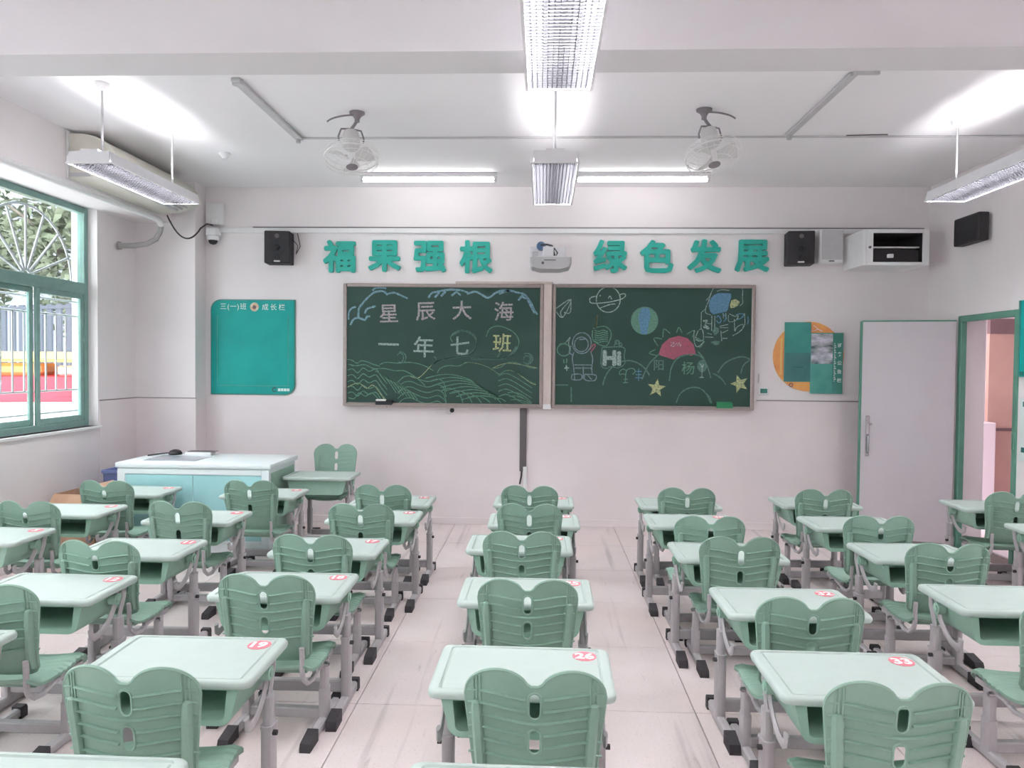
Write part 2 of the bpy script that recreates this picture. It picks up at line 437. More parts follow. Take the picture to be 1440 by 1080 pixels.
# corridor outside the door
struct(M().box(XR + WT, 4.4, -0.16, 6.9, 9.0, 0.0).obj('floor_corridor', 'corridor_paint', smooth=0))
struct(M().box(XR + WT, 4.4, 3.1, 6.9, 9.0, 3.25).obj('ceiling_corridor', 'corridor_paint', smooth=0))
struct(M().box(XR + WT, 8.6, 0, 5.02, 8.8, 3.1).obj('wall_corridor', 'corridor_paint', smooth=0))
struct(M().box(5.02, 8.55, 0, 6.9, 8.8, 2.02).obj('wall_corridor_salmon', 'salmon_paint', smooth=0))
struct(M().box(5.02, 8.54, 2.02, 6.9, 8.8, 2.19).obj('lintel_corridor', 'brown_lintel', smooth=0))
struct(M().box(5.02, 8.6, 2.19, 6.9, 8.8, 3.1).obj('wall_corridor_upper', 'corridor_paint', smooth=0))
struct(M().box(XR + WT, 8.40, 0, 5.03, 8.6, 1.03, 0.01).obj('parapet_corridor', 'corridor_paint', smooth=0))
struct(M().box(5.03, 8.535, 0.93, 6.9, 8.55, 0.96, 0.004).obj('trim_corridor', 'brown_lintel', smooth=0))

struct(M().box(6.9, 4.2, 0, 7.1, 9.0, 3.1).obj('wall_blocker_outer', 'corridor_paint', smooth=0))  # unseen wall added to keep sky light out of the corridor
struct(M().box(XR + WT, 4.2, 0, 6.9, 4.4, 3.1).obj('wall_blocker_near', 'corridor_paint', smooth=0))  # unseen, added to close the near end against sky light
r = thing('corridor_fill_lamp', 'square white fill lamp added unseen in the corridor outside the door', 'ceiling light', (5.6, 6.4, 3.1))  # out of view, added to brighten the closed corridor
M().box(-0.3, -0.3, -0.05, 0.3, 0.3, -0.001, 0.006).obj('housing', 'white_metal', r); M().box(-0.27, -0.27, -0.056, 0.27, 0.27, -0.049).obj('fill_lamp_diffuser', 'fill_lamp_glow', r)  # parts of the added fill lamp

# ------------------------------------------------------------------ school desk (0.60 x 0.40, top 0.59)
ZT = 0.59
def build_desk_meshes():
    D = {}
    m = M(); hx, hy, r = 0.30, 0.20, 0.035
    L = [rr(hx - 0.012, hy - 0.012, r - 0.008, ZT - 0.030), rr(hx - 0.003, hy - 0.003, r - 0.002, ZT - 0.026), rr(hx, hy, r, ZT - 0.017), rr(hx - 0.001, hy - 0.001, r, ZT - 0.008),
         rr(hx - 0.005, hy - 0.005, r - 0.002, ZT - 0.002), rr(hx - 0.012, hy - 0.011, r - 0.006, ZT), rr(hx - 0.034, hy - 0.020, 0.016, ZT),
         rr(hx - 0.037, hy - 0.023, 0.014, ZT - 0.006), rr(hx - 0.041, hy - 0.027, 0.012, ZT - 0.006), rr(hx - 0.045, hy - 0.031, 0.010, ZT - 0.0015)]
    m.loft(L); D['tabletop'] = m.mesh('tabletop', 'mint_top', 40)
    # storage tray, open to the pupil's side (-y)
    def prof(w1, w0, z1, z0, r, y):
        p = [(w1, z1)]
        for k in range(5):
            a = -pi / 2 * k / 4; p.append((w0 - r + r * cos(a), z0 + r + r * sin(a)))
        p2 = [(-x, z) for x, z in reversed(p)]
        return [(x, y, z) for x, z in p + p2]
    o0, o1 = prof(0.256, 0.236, 0.562, 0.436, 0.045, -0.182), prof(0.256, 0.236, 0.562, 0.436, 0.045, 0.165)
    i0 = prof(0.218, 0.210, 0.554, 0.456, 0.018, -0.182); i1 = prof(0.214, 0.206, 0.554, 0.456, 0.018, 0.150)
    n = len(o0); m = M()
    m.loft([o0, o1], cap0=False, cap1=True)
    b = len(m.v); m.add(i0 + i1 + o0, [])
    fs = []
    for j in range(n):
        k = (j + 1) % n
        fs.append((b + j, b + k, b + n + k, b + n + j)); fs.append((b + 2 * n + j, b + 2 * n + k, b + k, b + j))
    fs.append(tuple(b + n + k for k in range(n)))
    m.f += fs; m.mi += [0] * len(fs)
    for k in range(7):     # fluting on the inside of the tray back
        m.box(-0.18 + k * 0.055, 0.146, 0.45, -0.165 + k * 0.055, 0.1505, 0.54)
    D['storage_tray'] = m.mesh('storage_tray', 'mint_tray', 30)
    for sd in (-1, 1):
        x = 0.265 * sd; m = M()
        m.loft([rr(0.021, 0.036, 0.014, z, 3, x, 0.07) for z in (0.035, 0.325)])
        m.loft([rr(0.016, 0.030, 0.012, z, 3, x, 0.07) for z in (0.325, 0.43)])
        m.loft([rr(0.023, 0.038, 0.014, z, 3, x, 0.07) for z in (0.317, 0.327)])
        # broad arm from the pivot under the top down past the column, ending in an upturned bag hook
        arm = [(0.055, 0.552), (0.045, 0.515), (0.02, 0.47), (-0.02, 0.43), (-0.07, 0.405), (-0.115, 0.400), (-0.142, 0.416), (-0.146, 0.446)]
        m.tube([(x + sd * 0.004, yy, zz) for yy, zz in arm], [0.007] * 8, 8, upv=(1, 0, 0), r2=0.0175)
        m.tube([(x, 0.07, 0.41), (x, 0.09, 0.46), (x, 0.115, 0.51), (x, 0.12, 0.555)], 0.007, 8, r2=0.016, upv=(1, 0, 0))
        D['leg', sd] = m.mesh('leg', 'grey_metal', 40)
        m = M(); m.box(x - 0.02, -0.115, 0.004, x + 0.02, 0.215, 0.05, 0.008); D['foot', sd] = m.mesh('foot', 'grey_metal', 30)
        m = M(); m.loft([[(x - 0.024, y, 0), (x + 0.024, y, 0), (x + 0.024, y, z), (x - 0.024, y, z)] for y, z in ((-0.205, 0.022), (-0.195, 0.040), (-0.105, 0.058), (-0.10, 0.054))])
        D['cap_a', sd] = m.mesh('foot_cap', 'black_rubber', 30)
        m = M(); m.loft([[(x - 0.024, y, 0), (x + 0.024, y, 0), (x + 0.024, y, z), (x - 0.024, y, z)] for y, z in ((0.205, 0.058), (0.235, 0.060), (0.243, 0.045))])
        D['cap_b', sd] = m.mesh('foot_cap', 'black_rubber', 30)
        m = M(); m.cyl((x - sd * 0.012, 0.03, 0.525), (x + sd * 0.022, 0.03, 0.525), 0.026, 14); m.cyl((x + sd * 0.022, 0.03, 0.525), (x + sd * 0.028, 0.03, 0.525), 0.015, 10)
        D['knob', sd] = m.mesh('tilt_knob', 'mint_tray', 30)
        m = M(); m.cyl((x + sd * 0.018, 0.055, 0.30), (x + sd * 0.036, 0.055, 0.30), 0.010, 8)
        D['bolt', sd] = m.mesh('height_bolt', 'black_rubber', 30)
    m = M(); m.box(-0.25, 0.050, 0.062, 0.25, 0.085, 0.118, 0.006); D['stretcher'] = m.mesh('stretcher', 'grey_metal', 30)
    # sticker disc with a crinkled rim
    m = M(); m.add([(0, 0, 0.0012)] + [(0.041 * (1 + 0.05 * (k % 2)) * cos(2 * pi * k / 24), 0.041 * (1 + 0.05 * (k % 2)) * sin(2 * pi * k / 24), 0.0012) for k in range(24)]
                   + [(0.041 * (1 + 0.05 * (k % 2)) * cos(2 * pi * k / 24), 0.041 * (1 + 0.05 * (k % 2)) * sin(2 * pi * k / 24), 0.0) for k in range(24)],
                   [(0, 1 + k, 1 + (k + 1) % 24) for k in range(24)] + [(1 + k, 25 + k, 25 + (k + 1) % 24, 1 + (k + 1) % 24) for k in range(24)])
    D['sticker'] = m.mesh('number_sticker', 'sticker_red', 0)
    return D
DM = build_desk_meshes()
proto_desk = None
def desk(x, yfar, label, group, num=None, dz=0.0, rz=0.0):
    global proto_desk
    if proto_desk is None:
        r = thing('school_desk', label, 'desk', (x, yfar - 0.2, 0), rz, group)
        link('tabletop', DM['tabletop'], r); link('storage_tray', DM['storage_tray'], r); link('stretcher', DM['stretcher'], r)
        for sd in (-1, 1):
            lg = link('leg', DM['leg', sd], r)
            for k, n in (('foot', 'foot'), ('cap_a', 'foot_cap'), ('cap_b', 'foot_cap'), ('bolt', 'height_bolt')): link(n, DM[k, sd], lg)
            link('tilt_knob', DM['knob', sd], r)
        proto_desk = r
    else:
        r = proto_desk.copy(); COL.objects.link(r)
        for ch in proto_desk.children:
            if ch.name.startswith('number_sticker'): continue
            copy_tree(ch, r)
        r.location = (x, yfar - 0.2, 0); r.rotation_euler = (0, 0, rz); r['label'] = label; r['group'] = group
    if dz:      # a desk set higher on its telescopic legs
        for ch in r.children:
            if ch.name.startswith(('tabletop', 'storage', 'tilt', 'bag')): ch.location.z = dz
            if ch.name.startswith('leg'): ch.location.z = dz
            for g in ch.children:
                if g.name.startswith('foot'): g.location.z = -dz
        for sd in (-1, 1):
            M().loft([rr(0.020, 0.035, 0.014, z, 3, 0.265 * sd, 0.07) for z in (0.02, 0.2)]).obj('leg', 'grey_metal', r)
    if num:
        s = link('number_sticker', DM['sticker'], r, (0.212, 0.118, ZT - 0.0012 + dz))
        t = text_mesh(num, 0.068, 0.0, 0.0028, 'sticker_white'); s2 = link('numeral', t, s, (0, 0, 0.0022))
        s['label'] = 'round red sticker with white numeral ' + num
    return r

# ------------------------------------------------------------------ pupil chair (twin-lobed back)
CT = 0.74
def build_chair_meshes():
    C = {}
    HW = 0.205; ZB = 0.365
    def hw(z):
        d = CT - z
        return HW * (1 - 0.15 * min(1, max(0, (d - 0.09) / 0.28)))
    def top(xx):
        s = abs(xx) / HW
        if s > 0.5: return CT - 0.085 * (1 - sqrt(max(0, 1 - ((s - 0.5) / 0.5) ** 2)))
        return CT - min(0.047, 0.064 * (1 - sqrt(max(0, 1 - ((0.5 - s) / 0.42) ** 2))))
    def yy(xx, z): return (CT - z) * 0.13 + 0.032 * (xx / 0.2) ** 2 + 0.02 * max(0, 0.44 - z) / 0.075
    out = []
    n = 9
    for k in range(n):      # left side upward
        z = ZB + 0.03 + (CT - 0.085 - ZB - 0.03) * k / n; out.append((-hw(z), z))
    N = 44
    for k in range(N + 1):
        t = -1 + 2 * k / N; xx = HW * (math.copysign(1, t) * (1 - (1 - abs(t)) ** 1.25)); out.append((xx, top(xx)))
    for k in range(n - 1, -1, -1):
        z = ZB + 0.03 + (CT - 0.085 - ZB - 0.03) * k / n; out.append((hw(z), z))
    w = hw(ZB)
    out += [(w - 0.01, ZB + 0.008), (w - 0.03, ZB), (0.06, ZB), (-0.06, ZB), (-w + 0.03, ZB), (-w + 0.01, ZB + 0.008)]
    def slot(z1, z0, hw_):
        p = []
        for k in range(7): a = pi * k / 6; p.append((hw_ * cos(a), z1 - hw_ + hw_ * sin(a)))
        for k in range(7): a = pi + pi * k / 6; p.append((hw_ * cos(a), z0 + hw_ + hw_ * sin(a)))
        return p
    s1, s2 = slot(CT - 0.064, CT - 0.146, 0.0185), slot(CT - 0.176, CT - 0.254, 0.0185)
    inner = []
    for i in range(1, 12):
        for j in range(1, 10):
            z = ZB + (CT - ZB) * j / 10; xx = (-1 + i / 6) * hw(z) * 0.93
            if z < top(xx) - 0.012 and not (abs(xx) < 0.027 and (CT - 0.154 < z < CT - 0.056 or CT - 0.262 < z < CT - 0.168)): inner.append((xx, z))
    pts = out + s1 + s2 + inner
    no, n1 = len(out), len(s1)
    r = delaunay_2d_cdt([Vector(p) for p in pts], [], [list(range(no))[::-1], list(range(no, no + n1)), list(range(no + n1, no + n1 + len(s2)))], 2, 1e-6)
    V2, F2 = r[0], r[2]
    V2 = [(v.x, v.y) for v in V2]
    m = M(); T = 0.007
    nv = len(V2)
    vs = [(x, yy(x, z), z) for x, z in V2] + [(x, yy(x, z) + T, z) for x, z in V2]
    cnt = {}
    for f in F2:
        for a, b in zip(f, list(f[1:]) + [f[0]]): cnt[(a, b)] = 1
    fs = [tuple(f) for f in F2] + [tuple(i + nv for i in reversed(f)) for f in F2]
    for (a, b) in cnt:
        if (b, a) not in cnt: fs.append((b, a, a + nv, b + nv))
    m.add(vs, fs)
    P = lambda x, z, o=0.0: (x, yy(x, z) - o, z)
    # rim lip
    m.tube([(x, yy(x, z) + T * 0.5, z) for x, z in out], 0.0055, 6, closed=True)
    for sl in (s1, s2): m.tube([P(x, z) for x, z in sl], 0.004, 6, closed=True)
    # sagging ridges across the rear
    for d0, gap in ((0.068, 1), (0.106, 1), (0.142, 0), (0.180, 1), (0.218, 1), (0.262, 0)):
        def pt(xx): return P(xx, CT - d0 - 0.016 * (0.5 + 0.5 * cos(pi * min(1, abs(xx) / 0.16))), 0.001)
        spans = [(-0.158, -0.026), (0.026, 0.158)] if gap else [(-0.158, 0.158)]
        for a, b in spans: m.tube([pt(a + (b - a) * k / 8) for k in range(9)], 0.0105, 6, r2=0.0034, upv=(0, 1, 0))
        e = min(hw(CT - d0) - 0.006, 0.199)
        for sg in (-1, 1): m.tube([P(sg * 0.196, CT - d0 - 0.006, 0.001), P(sg * e * 0.9, CT - d0, 0.001)] if e < 0.19 else [P(sg * 0.168, CT - d0, 0.001), P(sg * e, CT - d0 - 0.006, 0.001)], 0.004, 5)
    for xx in (0.160, 0.170, 0.180):
        for sg in (-1, 1): m.tube([P(sg * xx, top(xx) - 0.004, 0.001), P(sg * xx, CT - 0.12, 0.001)], 0.0034, 5)
    # sleeves that take the back tubes
    for sg in (-1, 1):
        L = []
        for z, q in ((CT - 0.100, 0.3), (CT - 0.106, 0.8), (CT - 0.125, 1), (0.46, 1.0), (0.39, 0.9)):
            x0 = sg * (0.172 - 0.06 * (CT - 0.1 - z)); c = yy(x0, z)
            L.append([(x0 + sx * 0.0165 * q, c + sy, z) for sx, sy in ((-1, 0.004), (-1, -0.008 * q), (-0.5, -0.018 * q), (0.5, -0.018 * q), (1, -0.008 * q), (1, 0.004))])
        m.loft(L)
    C['backrest'] = m.mesh('backrest', 'mint_plastic', 40)
    # seat
    m = M(); nx, ny = 14, 64
    def sp(i, j):
        u = -1 + 2 * i / nx; v = j / ny
        y = 0.035 + 0.375 * v
        hwid = 0.200 - 0.028 * max(0, (0.25 - v) / 0.25) ** 2 - 0.05 * max(0, (v - 0.86) / 0.14) ** 2
        x = hwid * u
        z = 0.330 + 0.014 * u * u - 0.004 * sin(pi * v) + 0.022 * max(0, (0.14 - v) / 0.14) ** 2 - 0.05 * max(0, (v - 0.82) / 0.18) ** 2 + 0.014 * math.exp(-((v - 0.74) / 0.14) ** 2) * (0.35 + 0.65 * u * u)
        if 0.35 < v < 0.9: z += 0.0032 * sin(2 * pi * (v - 0.35) / 0.078)
        z -= 0.012 * max(0, (abs(u) - 0.86) / 0.14) ** 2
        return (x, y, z)
    n1 = nx + 1; vs = [sp(i, j) for j in range(ny + 1) for i in range(nx + 1)]
    off = len(vs); vs += [(x, y, z - 0.013) for x, y, z in vs]
    fs = []
    for j in range(ny):
        for i in range(nx):
            a = j * n1 + i; q = (a, a + 1, a + n1 + 1, a + n1); fs.append(q); fs.append(tuple(k + off for k in reversed(q)))
    edge = [i for i in range(n1)] + [j * n1 + nx for j in range(1, ny + 1)] + [ny * n1 + i for i in range(nx - 1, -1, -1)] + [j * n1 for j in range(ny - 1, 0, -1)]
    for a, b in zip(edge, edge[1:] + edge[:1]): fs.append((a, b, b + off, a + off))
    m.add(vs, fs); m.box(-0.16, 0.09, 0.300, 0.16, 0.33, 0.322, 0.006)
    C['seat'] = m.mesh('seat', 'mint_plastic', 40)
    for sg in (-1, 1):
        x = 0.176 * sg; m = M()
        m.loft([rr(0.016, 0.028, 0.011, z, 3, x, 0.27) for z in (0.03, 0.30)])
        m.loft([rr(0.020, 0.032, 0.012, z, 3, x, 0.27) for z in (0.02, 0.17)])
        m.box(x - 0.010, 0.13, 0.283, x + 0.010, 0.36, 0.312, 0.004)
        C['leg', sg] = m.mesh('leg', 'grey_metal', 40)
        m = M(); m.box(x - 0.019, 0.108, 0.004, x + 0.019, 0.445, 0.045, 0.008); C['foot', sg] = m.mesh('foot', 'grey_metal', 30)
        m = M(); m.loft([[(x - 0.023, y, 0), (x + 0.023, y, 0), (x + 0.023, y, z), (x - 0.023, y, z)] for y, z in ((0.012, 0.018), (0.02, 0.036), (0.115, 0.054), (0.12, 0.050))]); C['cap_a', sg] = m.mesh('foot_cap', 'black_rubber', 30)
        m = M(); m.loft([[(x - 0.023, y, 0), (x + 0.023, y, 0), (x + 0.023, y, z), (x - 0.023, y, z)] for y, z in ((0.435, 0.053), (0.468, 0.055), (0.476, 0.04))]); C['cap_b', sg] = m.mesh('foot_cap', 'black_rubber', 30)
        m = M(); m.cyl((x, 0.235, 0.285), (x + sg * 0.03, 0.235, 0.285), 0.011, 10); m.cyl((x + sg * 0.03, 0.235, 0.285), (x + sg * 0.034, 0.235, 0.285), 0.006, 8); C['bolt', sg] = m.mesh('bolt', 'chrome', 30)
        xb = 0.153 * sg
        m = M(); m.tube([(xb, 0.040, 0.43), (xb, 0.045, 0.39), (xb, 0.043, 0.34), (xb + sg * 0.004, 0.048, 0.295), (xb + sg * 0.012, 0.075, 0.268), (xb + sg * 0.02, 0.115, 0.268), (xb + sg * 0.026, 0.16, 0.292), (xb + sg * 0.03, 0.2, 0.298)], 0.0115, 8)
        C['tube', sg] = m.mesh('back_tube', 'grey_metal', 40)
    m = M(); m.box(-0.17, 0.25, 0.03, 0.17, 0.29, 0.075, 0.006); C['stretcher'] = m.mesh('stretcher', 'grey_metal', 30)
    return C
CM = build_chair_meshes()
proto_chair = None
def chair(x, y, label, group, rz=0.0, dz=0.0):
    global proto_chair
    if proto_chair is None:
        r = thing('school_chair', label, 'chair', (x, y, 0), rz, group)
        link('backrest', CM['backrest'], r); link('seat', CM['seat'], r); link('stretcher', CM['stretcher'], r)
        for sd in (-1, 1):
            lg = link('leg', CM['leg', sd], r)
            for k, n in (('foot', 'foot'), ('cap_a', 'foot_cap'), ('cap_b', 'foot_cap'), ('bolt', 'bolt')): link(n, CM[k, sd], lg)
            link('back_tube', CM['tube', sd], r)
        proto_chair = r
    else:
        r = copy_tree(proto_chair); r.location = (x, y, 0); r.rotation_euler = (0, 0, rz); r['label'] = label; r['group'] = group
    if dz:
        for ch in r.children:
            if ch.name.startswith(('backrest', 'seat', 'back_tube', 'leg')): ch.location.z = dz
            for g in ch.children:
                if g.name.startswith('foot'): g.location.z = -dz
        for sd in (-1, 1):
            M().loft([rr(0.019, 0.031, 0.012, z, 3, 0.176 * sd, 0.27) for z in (0.02, 0.2)]).obj('leg', 'grey_metal', r)
    return r

ORD = ['front', 'second', 'third', 'fourth', 'fifth', 'sixth']
COLS = {   # centre x, far edge y of each desk from the blackboard backwards; number on sticker; chair (x, y) behind it
    'window-side': [(-3.25, 5.99, '3', (-3.17, 5.28)), (-3.26, 5.20, '4', (-3.16, 4.46)), (-3.27, 4.43, '5', None)],
    'second-from-window': [(-2.19, 5.985, '8', (-2.17, 5.40)), (-2.29, 5.05, '9', (-2.28, 4.53)), (-2.22, 4.21, '11', (-2.09, 3.50)), (-2.228, 3.48, '12', (-2.14, 2.78)), (-2.28, 2.734, None, None)],
    'third-from-window': [(-1.115, 5.755, '15', (-1.15, 5.29)), (-1.12, 5.157, '16', (-1.128, 4.56)), (-1.185, 4.316, '17', (-1.175, 3.71)), (-1.18, 3.583, '18', (-1.145, 2.99)), (-1.232, 2.72, '19', (-1.19, 2.05)), (-1.2, 1.875, None, None)],
    'middle': [(-0.053, 5.82, '22', (-0.083, 5.36)), (-0.045, 5.12, '23', (-0.072, 4.655)), (-0.118, 4.47, '24', (-0.098, 3.87)), (-0.062, 3.57, '25', (-0.05, 3.0)), (-0.053, 2.695, '26', (-0.012, 2.1)), (-0.033, 1.89, None, None)],
    'third-from-door': [(1.034, 5.838, '29', (1.06, 5.375)), (1.009, 5.192, '30', (1.0, 4.36)), (1.041, 4.376, '31', (1.038, 3.84)), (1.086, 3.492, '32', (1.045, 2.84)), (1.062, 2.72, '33', (1.02, 2.08))],
    'second-from-door': [(2.10, 5.97, None, (2.03, 5.40)), (2.07, 5.211, None, (1.98, 4.46)), (2.10, 4.444, None, (2.065, 3.78)), (2.10, 3.612, None, (2.05, 2.86))],
    'door-side': [(3.43, 5.968, None, (3.42, 5.43)), (3.397, 5.091, None, None)],
}
for cname, items in COLS.items():
    for i, (x, yf, num, ch) in enumerate(items):
        place = '%s in the %s column' % (ORD[i], cname)
        lab = ('mint desk with red sticker %s, %s' % (num, place)) if num else 'mint desk without visible sticker, ' + place
        rz = random.uniform(-0.012, 0.012)
        desk(x, yf, lab, 'mint green desks in the %s column' % cname, num, rz=rz)
        if ch:
            ch = (min(x + 0.045, max(x - 0.045, ch[0])), min(ch[1], yf - 0.462))
            cl = 'mint twin-lobed chair ' + ('at desk %s, %s row of the %s column' % (num, ORD[i], cname) if num else 'in the %s row of the %s column' % (ORD[i], cname))
            chair(ch[0], ch[1], cl, 'mint green chairs in the %s column' % cname, rz=random.uniform(-0.03, 0.03))
desk(-1.93, 6.25, 'mint green desk turned to face the class, set higher, beside the teacher lectern', 'extra desk by the lectern', None, dz=0.05, rz=pi).location = (-1.93, 6.44, 0)
chair(-1.97, 7.05, 'mint green chair facing the class behind the turned desk by the front wall', 'extra chair by the lectern', rz=pi, dz=0.10)

# ------------------------------------------------------------------ hanging louvre lights
def louvre_light(x, y0, label, parts=True, z=2.85, group='hanging louvre lights'):
    L, Wd = 1.18, 0.30
    r = thing('louvre_light', label, 'ceiling light', (x, y0 + L / 2, z), 0, group)
    hl, hw_ = L / 2, Wd / 2
    m = M()
    for s in (-1, 1):
        m.loft([[(s * hw_, y, 0), (s * (hw_ - 0.012), y, 0), (s * (hw_ - 0.03), y, 0.075), (s * (hw_ - 0.02), y, 0.075)] for y in (-hl, hl)])
        m.box(-hw_, s * hl - 0.006, 0, hw_, s * hl + 0.006, 0.012); m.box(-hw_ + 0.02, s * hl - 0.006, 0.012, hw_ - 0.02, s * hl + 0.006, 0.075)
    m.box(-0.055, -hl, 0.068, 0.055, hl, 0.09); m.box(-0.122, -hl + 0.01, 0.066, -0.076, hl - 0.01, 0.07); m.box(0.076, -hl + 0.01, 0.066, 0.122, hl - 0.01, 0.07); m.obj('housing', 'white_metal', r)
    for y in [(-hl + 0.14), (hl - 0.14)]:
        m = M(); m.cyl((0, y, 0.085), (0, y, ZC - z - 0.035), 0.0075, 8); m.obj('suspension_rod', 'pale_grey', r)
        M().lathe([(0.012, -0.05), (0.03, -0.035), (0.045, -0.01), (0.047, 0)], (0, y, ZC - z - 0.001), 14).obj('ceiling_cup', 'white_plastic', r)
    m = M()      # egg-crate louvre: 13 long blades, 40 cross blades
    for k in range(1, 13): xx = -hw_ + 0.012 + (Wd - 0.024) * k / 13; m.box(xx - 0.0008, -hl + 0.006, 0.002, xx + 0.0008, hl - 0.006, 0.0118)
    for k in range(1, 44): yy = -hl + L * k / 44; m.box(-hw_ + 0.01, yy - 0.0008, 0.002, hw_ - 0.01, yy + 0.0008, 0.0118)
    o = m.obj('louvre_grid', 'louvre_metal', r, smooth=0); o['kind'] = 'stuff'
    for s in (-1, 1):
        M().cyl((s * 0.085, -hl + 0.03, 0.05), (s * 0.085, hl - 0.03, 0.05), 0.012, 10).obj('lamp_tube', 'tube_glow', r)
    return r
louvre_light(0.062, 2.18, 'bright louvre light hanging nearest the camera over the middle column')
louvre_light(0.066, 4.55, 'small-looking grey louvre light hanging between the two blackboard tubes')
louvre_light(-2.835, 4.54, 'white louvre light hanging below the air conditioner near the windows')
louvre_light(2.955, 4.44, 'white louvre light hanging near the door side of the room')
for x, nm in ((0.06, 'middle'), (-2.84, 'window'), (2.95, 'door')):
    louvre_light(x, -0.4, 'louvre light hanging behind the camera over the %s side' % nm)
for x, nm in ((-2.84, 'window'), (2.95, 'door')):
    louvre_light(x, 2.0, 'louvre light hanging in the middle row over the %s side' % nm)

def board_tube(x0, x1, y, label):
    z = 3.335
    r = thing('tube_light', label, 'tube light', ((x0 + x1) / 2, y, ZC), 0, 'blackboard tube lights')
    h = (x1 - x0) / 2
    m = M(); m.box(-h - 0.015, -0.022, -0.045, h + 0.015, 0.022, -0.001, 0.004)
    for s in (-1, 1): m.box(s * (h - 0.005) - 0.014, -0.022, -0.085, s * (h - 0.005) + 0.014, 0.022, -0.04, 0.003)
    m.obj('batten', 'pale_grey', r)
    M().cyl((-h + 0.012, -0.002, -0.066), (h - 0.012, -0.002, -0.066), 0.021, 14).obj('lamp_tube', 'board_tube_glow', r)
board_tube(-1.70, -0.45, 6.9, 'long lit white tube light on the ceiling before the left blackboard')
board_tube(0.295, 1.505, 6.9, 'long lit white tube light on the ceiling before the right blackboard')

# ceiling trunking
def one(m, name, key, label, cat, group=None, loc=(0, 0, 0), rot=None):
    return tag(m.obj(name, key, None, loc, rot), label, cat, group)
m = M().box(-1.965, 4.60, ZC - 0.025, -1.905, 5.83, ZC - 0.001, 0.004); m.cyl((-1.935, 5.80, ZC - 0.05), (-1.935, 5.80, ZC - 0.001), 0.02, 10); m.cyl((-1.935, 4.64, ZC - 0.035), (-1.935, 4.64, ZC - 0.001), 0.035, 12)
one(m, 'cable_trunking', 'pale_grey', 'grey surface trunking running along the ceiling left of the left fan', 'trunking')
m = M().box(1.83, 4.58, ZC - 0.022, 1.88, 5.78, ZC - 0.001, 0.004); m.cyl((1.855, 5.75, ZC - 0.05), (1.855, 5.75, ZC - 0.001), 0.02, 10); m.box(1.85, 4.56, ZC - 0.02, 2.0, 4.58, ZC - 0.001)
one(m, 'cable_trunking', 'pale_grey', 'grey surface trunking running along the ceiling right of the right fan', 'trunking')
m = M().box(-1.9, 5.815, ZC - 0.014, 3.72, 5.835, ZC - 0.001, 0.003)
one(m, 'ceiling_conduit', 'pale_grey', 'thin conduit crossing the whole ceiling between the two fans', 'conduit')
m = M(); m.tube([(2.3, 5.80, ZC - 0.006), (2.45, 5.74, ZC - 0.02), (2.6, 5.78, ZC - 0.006)], 0.004, 6)
one(m, 'loose_cable', 'cable_black', 'short black loose cable at the ceiling conduit near the door side', 'cable')
m = M(); m.box(-2.72, 5.45, ZC - 0.02, -2.66, 5.60, ZC - 0.001, 0.004); m.tube([(-2.66, 5.55, ZC - 0.01), (-2.55, 5.58, ZC - 0.015), (-2.45, 5.70, ZC - 0.006)], 0.006, 6)
m = M().lathe([(0.05, 0), (0.05, -0.012), (0.03, -0.03), (0.022, -0.05), (0.0, -0.052)], (-2.72, 6.25, ZC - 0.001), 16)
one(m, 'smoke_detector', 'white_plastic', 'small round white detector on the ceiling left of the left fan', 'detector')

